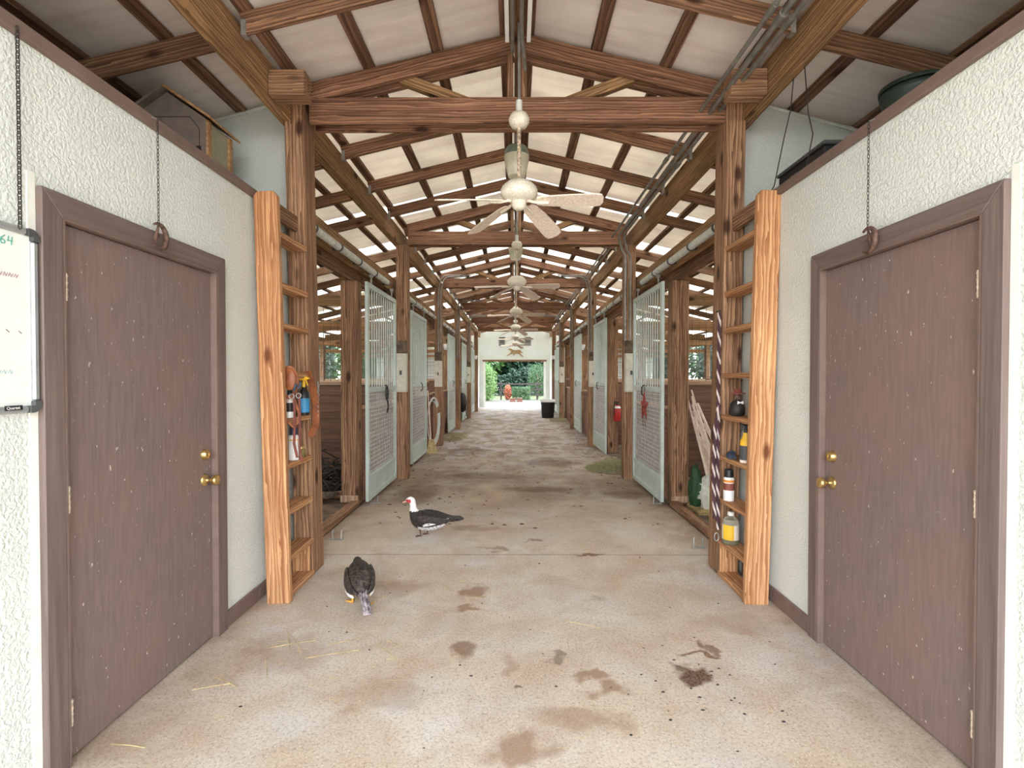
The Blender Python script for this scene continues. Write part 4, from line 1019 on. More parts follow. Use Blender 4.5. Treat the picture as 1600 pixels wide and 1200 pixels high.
b = MB(); b.tube([(-1.485, 3.31, 1.37), (-1.47, 3.31, 1.41), (-1.45, 3.31, 1.38), (-1.44, 3.31, 1.42)], .009, 8); b.build('knotted_cord', M['navy'], t)
t.location.x += .055
# second strap on the post inner side
t = thing('bridle_leather', 'dark red-brown leather bridle hanging on the inner side of the left post', 'bridle', (-1.46, 3.85, 1.2))
strap([(-1.50, 3.70, 1.5), (-1.475, 3.74, 1.38), (-1.46, 3.76, 1.25), (-1.465, 3.76, 1.1), (-1.49, 3.72, 1.02)], .05, .006, 'wide_strap', M['leather'], t)
b = MB(); chain(b, -1.445, 3.76, 1.16, 1.42, .009, .002); b.build('curb_chain', M['metal'], t)
# right ladder
z = RZ[1.165]
t = thing('cowboy_figurine', 'dark metal cowboy hat figurine on the right ladder', 'figurine', (1.50, 3.58, z))
b = MB(); b.lathe([(.035, 0), (.05, .01), (.052, .05), (.045, .085), (.03, .105), (.018, .11)], (1.555, 3.58, z), 18); b.build('body', M['iron'], t)
b = MB(); b.lathe([(.0, .105), (.022, .115), (.024, .135), (.018, .15)], (1.555, 3.58, z), 14); b.build('head', M['rust'], t)
b = MB(); b.lathe([(.052, .152), (.056, .156), (.03, .16), (.028, .185), (.02, .19), (.0, .187)], (1.555, 3.58, z), 20)
for v in b.v:
    if abs(v.x - 1.555) > .035: v.z += .25 * (abs(v.x - 1.555) - .035)
b.build('hat', M['brownl'], t)
b = MB(); b.prism([(1.555 + a, 3.53, z + .095 + c) for a, c in ((-.02, .012), (0, .003), (.02, .012), (.02, -.012), (0, -.003), (-.02, -.012))], (0, .004, 0)); b.build('neckerchief', M['white'], t)
z = RZ[.865]
t = bottle('sprayer_bottle', 'yellow spray bottle with a black nozzle on the right ladder', 1.545, 3.42, z,
           [('bottle_body', [(.036, 0), (.038, .01), (.038, .13), (.034, .15), (.02, .175), (.018, .20)], 'yellow'), ('bottle_label', [(.0388, .02), (.0388, .115)], 'dkgrey'), ('bottle_base', [(.039, .001), (.039, .02)], 'label')], 'spray bottle')
trigger(t, 1.545, 3.42, z + .20, 1, 'black', 'black')
b = MB(); q = []
t = thing('work_glove', 'crumpled navy glove on the right ladder beside the yellow spray bottle', 'glove', (1.51, 3.60, z))
b = MB(); b.smooth = True
b.tube([(1.47, 3.53, z + .022), (1.50, 3.56, z + .03), (1.53, 3.60, z + .028), (1.55, 3.63, z + .02)], [.012, .026, .027, .014], 12); b.build('palm', M['navy'], t)
for k in range(4):
    b = MB(); b.tube([(1.475 + k * .006, 3.54 - k * .004 + .01, z + .03), (1.462 + k * .012, 3.50 - .004 * k, z + .035), (1.455 + k * .016, 3.475, z + .018)], [.010, .009, .007], 8); b.build('glove_finger', M['navy'], t)
z = RZ[.56]
t = bottle('aerosol_can', 'aerosol can with a black cap and brown and white label on the right ladder', 1.525, 3.64, z,
           [('can_body', [(.036, 0), (.037, .005), (.037, .15), (.03, .165)], 'white'), ('can_label', [(.0374, .075), (.0374, .125)], 'brownl'), ('can_band', [(.0374, .13), (.0374, .148)], 'orangel'), ('can_cap', [(.031, .166), (.031, .215), (.027, .222), (0, .223)], 'black')], 'aerosol can')
z = RZ[.255]
t = bottle('oil_jug', 'clear jug with a yellow label and amber liquid on the right ladder', 1.535, 3.63, z,
           [('jug_liquid', [(.050, .004), (.052, .012), (.052, .10), (.0, .101)], 'olive'), ('jug_body', [(.054, 0), (.056, .01), (.056, .14), (.048, .17), (.022, .195), (.02, .20)], 'clear'), ('jug_cap', [(.022, .201), (.022, .225), (0, .226)], 'white')], 'jug')
b = MB(); b.lathe([(.0568, .035), (.0568, .14)], (1.535, 3.63, z), 20); b.cur = 0; b.build('jug_label', M['label'], t)
b = MB()
b.add([V((1.535 + .0576 * math.sin(math.radians(a)), 3.63 - .0576 * math.cos(math.radians(a)), z + h)) for h in (.035, .14) for a in range(-80, 1, 10)], [(k, k + 1, k + 10, k + 9) for k in range(8)]); b.build('label_stripe', M['yellow'], t)
# rope
t = thing('lead_rope', 'braided dark and white lead rope hanging on the right post', 'rope', (1.475, 3.72, .3))
def rope(pts, r, name, parent):
    P = []
    for i in range(len(pts) - 1):
        a, c = V(pts[i]), V(pts[i + 1]); n = max(2, int((c - a).length / .012))
        for k in range(n): P.append(a + (c - a) * k / n)
    for ph, mt in ((0, 'ropedk'), (2.1, 'ropelt'), (4.2, 'ropedk')):
        b = MB(); b.tube([p + V((math.cos(i * .55 + ph) * r * .7, math.sin(i * .55 + ph) * r * .7, 0)) for i, p in enumerate(P)], r * .75, 6); b.build(name, M[mt], parent)
M['ropedk'] = plain('dark_rope', (74, 46, 54), 0.9); M['ropelt'] = plain('pale_rope', (206, 192, 186), 0.9)
rope([(1.475, 3.70, 1.92), (1.470, 3.70, 1.4), (1.468, 3.70, .8), (1.475, 3.70, .34)], .010, 'rope_strand', t)
rope([(1.475, 3.69, 1.25), (1.445, 3.69, 1.1), (1.435, 3.69, .75), (1.445, 3.69, .42)], .010, 'rope_strand', t)
b = MB(); b.tube(loop(1.46, .30, .016, .03, 3.69, n=14), .004, 6); b.build('snap_hook', M['metal'], t)
b = MB(); b.tube([(1.475, 3.755, 1.93), (1.475, 3.69, 1.93)], .006, 6); b.build('hanging_hook', M['iron'], t)

# ------------------------------------------------------------------ floor guides
for s, x, y, nm_ in ((-1, -1.60, 4.55, 'beside the left ladder post'), (1, 1.555, 4.35, 'beside the right ladder post'), (-1, -1.62, 5.85, 'under the nearest left gate'), (1, 1.62, 5.85, 'under the nearest right gate'), (-1, -1.60, 8.2, 'under the second left gate')):
    b = MB()
    for dx in (-.028, .05): b.tube([(x + dx, y, 0.0), (x + dx, y, .07), (x + dx + .004, y + .01, .085)], .006, 6)
    b.box(x - .04, x + .065, y - .02, y + .02, 0.0005, .006)
    tag(b.build('gate_guide', M['metal']), f'small bent metal gate guide on the floor {nm_}', 'gate guide')

# ------------------------------------------------------------------ things along the aisle
# star on right gate
t = thing('metal_star', 'faded red metal star hanging on the nearest right gate', 'star', (1.60, 6.45, 1.1))
b = MB(); cy, cz = 6.42, 1.08; P = []
for k in range(10):
    a = math.radians(90 + 36 * k); r = .21 if k % 2 == 0 else .085; P.append(V((1.628, cy + r * math.cos(a), cz + r * math.sin(a))))
c0 = V((1.59, cy, cz)); c1 = V((1.63, cy, cz)); b.add([c0] + P + [c1], [(0, 1 + k, 1 + (k + 1) % 10) for k in range(10)] + [(11, 1 + (k + 1) % 10, 1 + k) for k in range(10)])
b.build('star_body', M['star'], t)
b = MB(); b.tube([(1.63, cy, cz + .17), (1.63, cy, 1.33), (1.655, cy, 1.345)], .004, 6); b.build('hook', M['rust'], t)
b = MB(); b.tube([(1.62, cy - .05, cz - .13), (1.625, cy - .05, cz - .24)], .003, 5); b.tube([(1.62, cy + .05, cz - .13), (1.625, cy + .05, cz - .24)], .003, 5); b.build('tassel', M['rust'], t)
# latch halter on the left gate
t = thing('rope_halter', 'black halter clipped to the middle rail of the nearest left gate', 'halter', (-1.6, 6.45, 1.2))
b = MB(); b.tube([(p[1], 6.45 + p[0], p[2]) for p in [(a[0], -1.61, a[2]) for a in loop(0, 1.25, .05, .09, 0, n=14)]], .009, 6); b.build('loop', M['black'], t)
b = MB(); b.tube([(-1.61, 6.47, 1.17), (-1.60, 6.48, 1.08), (-1.61, 6.46, 1.0)], .010, 6); b.build('strap', M['iron'], t)

# fire extinguisher and clutter right of the second post
t = thing('fire_extinguisher', 'red fire extinguisher on the near side of the second right stall post', 'fire extinguisher', (1.97, 9.6, .62))
b = MB(); b.lathe([(.06, .62), (.068, .63), (.068, .85), (.05, .90), (.022, .92)], (1.93, 9.64, 0), 20); b.build('cylinder', M['red'], t)
b = MB(); b.lathe([(.0685, .86), (.052, .90)], (1.93, 9.64, 0), 20); b.box(1.91, 1.95, 9.70, 9.722, .68, .84); b.build('white_band', M['white'], t)
b = MB(); b.lathe([(.02, .92), (.025, .96), (0, .965)], (1.93, 9.64, 0), 12); b.box(1.86, 1.95, 9.61, 9.63, .965, .985); b.build('valve_handle', M['black'], t)
b = MB(); b.tube([(1.92, 9.62, .95), (1.87, 9.58, .95), (1.855, 9.56, .85), (1.86, 9.58, .74)], .010, 8); b.build('hose', M['black'], t)
def lean(name, label, cat, p0, p1, r, mat, group=None, n=8):
    b = MB(); p0, p1 = V(p0), V(p1); mid = (p0 + p1) / 2 + V((random.uniform(-.02, .02), random.uniform(-.01, .01), 0))
    b.tube([p0, mid, p1], [r, r * .95, r * .85], n); return tag(b.build(name, M[mat]), label, cat, group)
t = thing('leather_strap', 'dark leather strap hanging on the low front beside the second right post', 'strap', (1.70, 7.6, .6))
b = MB(); b.tube([(1.69, 7.6, 1.0), (1.685, 7.58, .8), (1.69, 7.62, .55), (1.66, 7.66, .42), (1.66, 7.74, .46), (1.69, 7.76, .6)], .014, 8); b.build('strap', M['leather_d'], t)
b = MB(); b.tube([(1.69, 7.6, 1.0), (1.735, 7.6, 1.02)], .006, 6); b.build('nail', M['iron'], t)
# left tools
t = thing('broom', 'old broom leaning beside the second left gate', 'broom', (-1.62, 9.9, 0))
b = MB(); b.tube([(-1.60, 9.75, .25), (-1.70, 10.02, 1.18)], .012, 8); b.build('broom_handle', M['stick'], t)
b = MB(); b.prism([(-1.67, 9.68, .0), (-1.47, 9.68, .0), (-1.55, 9.73, .26), (-1.63, 9.73, .26)], (0, .05, 0)); b.build('bristles', M['straw'], t)
t = thing('garden_hose', 'pale garden hose looped on the left wall past the second gate', 'hose', (-1.62, 10.4, .1))
for k in range(3):
    b = MB(); b.tube([(p[0] * .3 - 1.66 + .0 + k * .012, 10.35 + p[0] * .6, p[2]) for p in loop(0, .55, .28 + .02 * k, .42 + .03 * k, 0, 40, 380, 24)], .012, 8); b.build('hose_coil', M['pvc'], t)
b = MB(); b.tube([(-1.735, 10.35, .97), (-1.62, 10.35, .98)], .015, 6); b.build('hose_hook', M['iron'], t)
# black saddle blanket
t = thing('saddle', 'black saddle hanging beside the fourth left gate', 'saddle', (-1.6, 15.8, .4))
b = MB(); b.loft([((-1.60, 15.55, .78), (0, 1, .1), .0001, .0001)] if False else [((-1.60 + 0 * k, 15.50 + .07 * k, .75 + .05 * math.sin(k)), (1, 0, 0), .10 + .02 * math.sin(k), .05) for k in range(2)], 10)
b = MB(); b.lathe([(.02, .35), (.10, .42), (.13, .65), (.10, .88), (.03, .95)], (-1.60, 15.8, 0), 14)
for v in b.v: v.y = 15.8 + (v.y - 15.8) * 1.6
b.build('seat', M['black'], t)
b = MB(); b.tube([(-1.5, 15.7, .6), (-1.48, 15.7, .25)], .012, 6); b.tube([(p[0] - 1.48, 15.7, p[2]) for p in loop(0, .20, .05, .06, 0, n=12)], .008, 6); b.build('stirrup', M['iron'], t)
b = MB(); b.tube([(-1.735, 15.8, .93), (-1.60, 15.8, .93)], .02, 8); b.build('saddle_rack', M['iron'], t)

# trash can
t = thing('trash_can', 'black trash can with a white liner on the right of the far aisle', 'trash can', (1.17, 18.0, 0))
b = MB(); b.lathe([(.20, .0), (.21, .01), (.25, .58), (.265, .60), (.265, .63), (.25, .63), (.235, .60), (.19, .03)], (1.17, 18, 0), 24); b.build('body', M['black'], t)
b = MB(); b.lathe([(.27, .56), (.272, .635), (.25, .65), (.23, .60)], (1.17, 18, 0), 24); b.build('liner', M['white'], t)
for s in (-1, 1):
    b = MB(); b.tube([(1.17 + s * .25, 17.94, .5), (1.17 + s * .29, 17.96, .5), (1.17 + s * .29, 18.04, .5), (1.17 + s * .25, 18.06, .5)], .01, 6); b.build('handle', M['black'], t)

# hay piles and straw (stuff)
def hay(x, y, rx, ry, h, n, label, mat='hay', L=.12, name='hay_pile'):
    b = MB()
    for k in range(n):
        a = random.uniform(0, 2 * PI); r = math.sqrt(random.random()); px, py = x + rx * r * math.cos(a), y + ry * r * math.sin(a)
        pz = .004 + h * (1 - r) * random.random(); th = random.uniform(0, PI); d = V((math.cos(th), math.sin(th), random.uniform(-.12, .3))) * L * random.uniform(.4, 1) * .5
        p = V((px, py, max(pz, .004 + abs(d.z)))); e = V((-d.y, d.x, 0)).normalized() * .0035
        b.add([p - d - e, p - d + e, p + d + e, p + d - e, p - d + V((0, 0, .004)), p + d + V((0, 0, .004))], [(0, 1, 2, 3), (0, 4, 5, 3), (1, 2, 5, 4)])
    return tag(b.build(name, M[mat]), label, 'hay', kind='stuff')
hay(1.55, 8.05, .42, .45, .22, 1500, 'green hay heap on the aisle floor beside the second right post')
hay(1.50, 16.9, .35, .8, .12, 500, 'scattered hay along the right side of the far aisle')
hay(-1.45, 12.3, .3, .9, .08, 400, 'scattered hay along the left side of the far aisle')
b = MB(); random.seed(11)
def straw_bits(n, fx, fy, sc=1.0):
    for k in range(n):
        px, py = fx(), fy(); th = random.uniform(0, PI); L = random.uniform(.015, .07) * sc
        bend = random.uniform(-.3, .3); pts = [V((px + L * (u - .5) * math.cos(th + bend * u), py + L * (u - .5) * math.sin(th + bend * u), .0025)) for u in (0, .5, 1)]
        b.tube(pts, .0009, 4)
straw_bits(70, lambda: random.uniform(-1.6, -.6), lambda: random.gauss(2.75, .35), 1.3)
straw_bits(160, lambda: random.uniform(-1.5, 1.4), lambda: random.uniform(1.8, 6))
straw_bits(120, lambda: random.uniform(-1.6, 1.6), lambda: random.uniform(5, 12), 1.4)
# the larger stalks seen left of centre
for (x0, y0, x1, y1) in [(-1.02, 2.75, -.86, 2.82), (-1.08, 2.62, -.83, 2.70), (-1.30, 2.90, -1.20, 2.70), (-1.32, 2.72, -1.10, 2.80), (-1.26, 2.86, -1.12, 2.66), (-.74, 2.75, -.62, 2.62), (-.70, 2.80, -.60, 2.72), (-1.45, 2.45, -1.30, 2.37),
                         (-1.5, 2.35, -1.35, 2.40), (.30, 3.03, .50, 2.94), (-.55, 3.6, -.42, 3.45), (-.48, 3.62, -.35, 3.62), (-1.1, 3.3, -.85, 3.36), (-.3, 3.3, -.12, 3.45), (1.1, 5.1, 1.25, 5.25), (-1.6, 2.0, -1.45, 1.98), (-1.28, 2.6, -1.2, 2.45)]:
    b.tube([(x0, y0, .003), ((x0 + x1) / 2 + .006, (y0 + y1) / 2, .006), (x1, y1, .003)], .0017, 5)
tag(b.build('scattered_straw', M['straw']), 'loose straw stalks scattered over the concrete floor', 'straw', kind='stuff')
b = MB(); random.seed(21)
for k in range(90):
    px, py = (random.uniform(-1.3, 1.5), random.uniform(1.7, 4.2)) if k < 55 else (random.gauss(.95, .15), random.gauss(2.4, .2))
    r = random.uniform(.003, .010); ph = random.random() * 6
    ring = [V((px + r * random.uniform(.6, 1.3) * math.cos(ph + q * PI / 3), py + r * random.uniform(.5, 1) * math.sin(ph + q * PI / 3), .0005)) for q in range(6)]
    b.add(ring + [V((px, py, .0005 + r * .5))], [(q, (q + 1) % 6, 6) for q in range(6)])
tag(b.build('mud_crumbs', M['twig']), 'dark crumbs of dried mud on the concrete floor', 'mud', kind='stuff')

# right stall: leaning sticks and sack
random.seed(5)
for k in range(14):
    u = k / 13
    p0 = (2.12 + .26 * ((k * 5) % 14) / 13, 5.45 + .03 * (k % 5), .14 + .015 * (k % 3)); p1 = (2.03 + .17 * u + .02 * (k % 2), 6.03 - .05 * (k % 3), 1.26 - .50 * u + (.08 if k % 2 else -.05))
    o = lean('leaning_stick', 'bleached stick in the bundle leaning behind the nearest right stall post', 'stick', p0, p1, [.014, .011, .016][k % 3], 'stick', 'bleached sticks in the right stall')
t = thing('feed_sack', 'crumpled white and green sack on the floor of the nearest right stall', 'sack', (2.2, 5.72, 0))
def blob(b, c, r, sx, sy, sz, seed, amp=.3):
    bm = bmesh.new(); bmesh.ops.create_icosphere(bm, subdivisions=4, radius=1)
    vs = []; 
    for v in bm.verts:
        p = v.co.copy(); k = 1 + amp * noise.noise(p * 1.7 + V((seed, 0, 0))) + amp * .5 * noise.noise(p * 4.5 + V((0, seed, 0))) - amp * .5 * abs(noise.noise(p * 6 + V((seed, seed, 0))))
        q = V((p.x * sx * k, p.y * sy * k, p.z * sz * k)) + V(c); q.z = max(q.z, .003); vs.append(q)
    fs = [tuple(v.index for v in f.verts) for f in bm.faces]; b.smooth = True; b.add(vs, fs); b.smooth = False; bm.free()
b = MB(); blob(b, (2.17, 5.60, .20), 1, .19, .13, .24, 3, .45); b.build('sack_body', M['sack'], t)
b = MB(); blob(b, (2.02, 5.70, .22), 1, .07, .10, .24, 8); b.build('sack_print', M['sackg'], t)
b = MB(); blob(b, (2.38, 5.95, .45), 1, .14, .12, .13, 5, .4); tag(b.build('pink_cloth', plain('faded_pink_cloth', (196, 130, 130), .8, 0, .25)), 'faded pink cloth heap among the sticks in the right stall', 'cloth')
b = MB(); b.box(1.95, 2.6, 5.4, 6.25, -.009, .018)
tag(b.build('bedding_mat', M['straw']), 'pale bedding on the floor of the nearest right stall', 'bedding')
# left stall: dark twigs heap
b = MB(); random.seed(9)
for k in range(420):
    r = math.sqrt(random.random()); a = random.uniform(0, 2 * PI); p = V((-2.45 + .55 * r * math.cos(a), 6.5 + .45 * r * math.sin(a), .03 + .62 * (1 - r) * random.random()))
    d = V((random.uniform(-1, 1), random.uniform(-1, 1), random.uniform(-.5, .5))).normalized() * random.uniform(.06, .2)
    if p.z - abs(d.z) < .01: p.z = abs(d.z) + .01
    m_ = p + d * .1 + V((random.uniform(-.03, .03), random.uniform(-.03, .03), random.uniform(0, .04)))
    b.tube([p - d, m_, p + d], random.uniform(.004, .012), 5)
tag(b.build('brush_heap', M['twig']), 'dark tangled brush heap on the floor of the nearest left stall', 'brush heap', kind='stuff')
random.seed(14)
for k, (x, y, l, a, mt) in enumerate([(-2.15, 5.95, .5, .3, 'post'), (-2.35, 6.0, .6, -.4, 'bark'), (-2.0, 6.15, .4, 1.2, 'post')]):
    b = MB(); d = V((math.cos(a), math.sin(a), .05)) * l / 2; c = V((x, y, .07)); b.tube([c - d, c, c + d], [.045, .04, .035], 10)
    tag(b.build('log', M[mt]), f'short log in front of the brush heap, {["nearest the viewer", "farthest left", "beside the stall post"][k]}', 'log', 'logs in the left stall')
b = MB(); b.box(-2.06, -2.03, 5.30, 5.33, 0, .36); tag(b.build('stake', M['white']), 'short white stake standing in the nearest left stall', 'stake')

b = MB(); random.seed(31)
for k in range(420):
    px = random.gauss(0, .9) if k % 3 else random.choice((-1, 1)) * random.uniform(1.2, 1.65); py = random.uniform(4.9, 15)
    if abs(px) > 1.68: continue
    r = random.uniform(.006, .028); ph = random.random() * 6
    ring = [V((px + r * random.uniform(.6, 1.3) * math.cos(ph + q * PI / 3), py + r * random.uniform(.5, 1) * math.sin(ph + q * PI / 3), .0005)) for q in range(6)]
    b.add(ring + [V((px, py, .0005 + r * .4))], [(q, (q + 1) % 6, 6) for q in range(6)])
tag(b.build('dirt_clods', M['dirtclod']), 'small clods of dirt and dung scattered along the middle of the aisle', 'dirt', kind='stuff')

# ------------------------------------------------------------------ ducks
def duck_body(b, rings):
    """rings along the spine: x, z, ry, rz, tilt(deg of tangent), material"""
    R = []
    for (x, z, ry, rz, ang) in rings:
        R.append(((x, 0, z), (math.cos(math.radians(ang)), 0, math.sin(math.radians(ang))), ry, rz))
    # resample with catmull interpolation
    out = []
    for i in range(len(R) - 1):
        p0 = R[max(i - 1, 0)]; p1 = R[i]; p2 = R[i + 1]; p3 = R[min(i + 2, len(R) - 1)]
        for k in range(4):
            u = k / 4
            def cr(a, c, d, e): return .5 * ((2 * c) + (-a + d) * u + (2 * a - 5 * c + 4 * d - e) * u * u + (-a + 3 * c - 3 * d + e) * u ** 3)
            c = V([cr(p0[0][j], p1[0][j], p2[0][j], p3[0][j]) for j in range(3)])
            d = V(p1[1]).lerp(V(p2[1]), u)
            out.append((c, d, max(.002, cr(p0[2], p1[2], p2[2], p3[2])), max(.002, cr(p0[3], p1[3], p2[3], p3[3]))))
    out.append(R[-1]); b.loft(out, 28)
def foot(b, x, y, z, ang, s=1.0):
    c, sn = math.cos(ang), math.sin(ang)
    def T(p): return V((x + (p[0] * c - p[1] * sn) * s, y + (p[0] * sn + p[1] * c) * s, z + p[2] * s))
    top = [(-.005, 0, .012), (.05, .03, .004), (.045, .012, .002), (.06, 0, .005), (.045, -.012, .002), (.05, -.03, .004)]
    bot = [(p[0], p[1], 0) for p in top]
    b.add([T(p) for p in top] + [T(p) for p in bot], [(0, 1, 2), (0, 2, 3), (0, 3, 4), (0, 4, 5), (6, 8, 7), (6, 9, 8), (6, 10, 9), (6, 11, 10)] + [(k, (k + 1) % 6, 6 + (k + 1) % 6, 6 + k) for k in range(6)])
    for yy in (.028, 0, -.028): b.tube([T((0, 0, .010)), T((.052, yy, .004))], .0035 * s, 6)
    b.tube([T((0, 0, .008)), T((-.02, 0, .004))], .003 * s, 6)
def plumes(b, specs, th=.004):
    for pts, w_ in specs:
        P = [V(p) for p in pts]; n = len(P); vs = []
        for i, p in enumerate(P):
            u = i / (n - 1); wd = w_ * (math.sin(PI * min(1, .25 + .70 * u)) ** .8 + .02)
            d = (P[min(i + 1, n - 1)] - P[max(0, i - 1)]).normalized(); sd = d.cross(V((0, 1, 0)))
            if sd.length < .01: sd = V((0, 0, 1))
            sd.normalize(); nn = d.cross(sd)
            vs += [p - sd * wd, p + nn * th, p + sd * wd, p - nn * th]
        fs = [(i * 4 + k, i * 4 + (k + 1) % 4, i * 4 + 4 + (k + 1) % 4, i * 4 + 4 + k) for i in range(n - 1) for k in range(4)]
        b.add(vs, fs)
def duck(name, label, loc, ang, rings, matrule, mats, headless=False):
    xf = Matrix.Translation(V(loc)) @ Matrix.Rotation(ang, 4, 'Z')
    t = thing(name, label, 'duck', loc, ang)
    b = MB(); duck_body(b, rings)
    for i, f in enumerate(b.f):
        c = sum((b.v[k] for k in f), V((0, 0, 0))) / len(f); b.mi[i] = matrule(c)
    # slight feather relief
    for v in b.v:
        n_ = noise.noise(v * 45); v += V((0, v.y, v.z - .14)).normalized() * n_ * .0025
    t['_l'] = 0; del t['_l']
    o = b.build('body', mats, t, xf=xf, weld=True)
    o.modifiers.new('subdivision', 'SUBSURF').levels = 1; o.modifiers['subdivision'].render_levels = 1
    return t, xf
# duck one: standing side on, white head and red face, looking left
x1, y1 = (668 - 804) / 171.0, 4.67
rings1 = [(-.215, .150, .010, .006, 8), (-.185, .142, .040, .022, 8), (-.14, .132, .066, .048, 6), (-.07, .130, .088, .072, 4), (0, .134, .098, .084, 4), (.06, .145, .094, .086, 14), (.105, .170, .070, .074, 35),
          (.130, .212, .040, .046, 66), (.138, .250, .028, .032, 82), (.140, .285, .026, .028, 78), (.148, .312, .029, .031, 50), (.170, .324, .029, .029, 8), (.192, .318, .020, .020, -16), (.204, .312, .012, .013, -18)]
def rule1(c):
    if c.x > .15 and c.z > .300 and abs(c.y) > .012 and c.z < .333: return 2
    if c.z > .225 and c.x > .08: return 0
    if c.z < .125 and c.x < .07 and c.x > -.17 : return 3
    return 1
M_d1 = [M['f_white'], M['f_black'], M['skin_red'], M['f_mott']]
t, xf = duck('duck', 'black duck with a white head and red face standing side on in the aisle', (x1, y1, 0), PI - .12, rings1, rule1, M_d1)
b = MB(); b.lathe([(.011, 0), (.012, .012), (.011, .028), (.008, .036), (0, .040)], (0, 0, 0), 12, 'X')
for v in b.v: v.z *= .62
b.build('bill', M['bill'], t, xf=xf @ Matrix.Translation((.200, 0, .309)) @ Matrix.Rotation(math.radians(16), 4, 'Y'))
b = MB()
for s in (-1, 1): b.lathe([(0, -.004), (.0035, -.002), (.0045, 0), (.0035, .002), (0, .004)], (.172, s * .028, .326), 8)
b.build('eye', M['black'], t, xf=xf)
for s in (-1, 1):
    b = MB(); b.smooth = True
    W = [(.085, .165, .016, .030), (.06, .160, .020, .055), (0, .158, .022, .060), (-.07, .158, .018, .050), (-.14, .158, .012, .032), (-.20, .162, .006, .016), (-.25, .166, .003, .006)]
    rg = []
    for (x_, z_, ty, hz) in W:
        yo = s * (.098 * math.sqrt(max(.03, 1 - ((x_ - .01) / .29) ** 2)) - .004)
        rg.append(((x_, yo, z_), (1, 0, 0), ty, hz))
    b.loft(rg, 16); b.cur = 0; b.smooth = False
    wg = b.build('wing', M['f_black'], t, xf=xf)
    b = MB(); b.loft([((.01, s * .112, .118), (1, 0, -.2), .006, .010), ((-.02, s * .116, .130), (1, 0, -.3), .007, .014), ((-.06, s * .110, .135), (1, 0, 0), .006, .010), ((-.10, s * .096, .135), (1, 0, 0), .003, .004)], 10); b.build('wing_patch', M['f_mott'], t, xf=xf)
    b = MB(); b.loft([((-.12, s * .082, .155), (1, 0, 0), .004, .006), ((-.17, s * .068, .170), (1, 0, 0), .004, .007), ((-.215, s * .045, .178), (1, 0, 0), .002, .003)], 8); b.build('wing_bar', M['f_white'], t, xf=xf)
b = MB()
plumes(b, [([(-.16, y_, .142 + .01 * k), (-.22, y_ * 1.3, .150 + .008 * k), (-.29, y_ * 1.5, .156 + .006 * k), (-.325, y_ * 1.6, .150 + .006 * k)], .028) for k, y_ in enumerate((-.035, -.02, 0, .02, .035))], .006)
b.build('tail', M['f_black'], t, xf=xf)
for s, dx in ((-1, -.01), (1, .035)):
    b = MB(); b.tube([(.03 + dx, s * .035, .075), (.025 + dx, s * .035, .04), (.02 + dx, s * .035, .008)], [.012, .006, .006], 8); foot(b, .02 + dx, s * .035, .001, 0, .85); b.build('leg', M['leg_d'], t, xf=xf)
# duck two: seen from behind, head lowered out of sight
lx, ly = -.995, 3.27
rings2 = [(-.155, .135, .012, .010, 10), (-.13, .138, .048, .032, 14), (-.09, .142, .082, .058, 14), (-.03, .150, .098, .080, 10), (.04, .158, .100, .086, 4), (.10, .162, .086, .076, -2), (.145, .168, .062, .058, 10), (.180, .180, .042, .042, 10),
          (.215, .178, .034, .034, -40), (.232, .145, .028, .030, -75), (.235, .105, .027, .028, -80), (.245, .075, .026, .026, -50), (.268, .060, .018, .018, -30)]
def rule2(c):
    if c.z < .10 and c.x < .18: return 1
    return 0
t, xf = duck('duck', 'dark brown duck seen from behind with yellow feet and its head lowered', (lx, ly, 0), math.radians(111), [(x * 1.12, z * 1.04, ry * .80, rz * 1.02, a) for x, z, ry, rz, a in rings2], rule2, [M['f_brown'], M['f_grey']])
b = MB(); b.lathe([(.012, 0), (.012, .02), (.009, .036), (0, .042)], (0, 0, 0), 12, 'X')
for v in b.v: v.z *= .55
b.build('bill', M['bill'], t, xf=xf @ Matrix.Translation((.298, 0, .060)) @ Matrix.Rotation(math.radians(40), 4, 'Y'))
for s in (-1, 1):
    b = MB(); rg = []
    for (x_, z_, ty, hz) in [(.13, .165, .014, .03), (.09, .158, .020, .055), (.02, .150, .022, .062), (-.05, .146, .018, .052), (-.11, .142, .012, .034), (-.16, .140, .006, .018), (-.20, .135, .003, .006)]:
        rg.append(((x_, s * (.080 * math.sqrt(max(.02, 1 - ((x_ - .02) / .24) ** 2)) - .003), z_), (1, 0, 0), ty, hz))
    b.loft(rg, 16); b.build('wing', M['f_brown'], t, xf=xf)
    b = MB(); b.loft([((.06, s * .084, .100), (1, 0, 0), .004, .008), ((-.01, s * .086, .095), (1, 0, 0), .005, .012), ((-.08, s * .072, .095), (1, 0, 0), .005, .012), ((-.14, s * .05, .10), (1, 0, 0), .003, .006)], 10); b.build('pale_flank', M['f_white'], t, xf=xf)
b = MB()
plumes(b, [([(-.10, y_, .155), (-.16, y_ * 1.1 - .01, .130), (-.205, y_ * 1.1 - .02, .075), (-.235, y_ - .03, .022)], .018) for y_ in (-.016, 0, .016)], .010)
b.build('tail', M['f_grey'], t, xf=xf)
for s, dx in ((1, .03), (-1, -.055)):
    b = MB(); b.tube([(dx, s * .045, .085), (dx - .01, s * .045, .045), (dx - .012, s * .045, .008)], [.013, .007, .006], 8); foot(b, dx - .012, s * .045, .001, s * .25 , 1.0); b.build('leg', M['leg_y'], t, xf=xf)

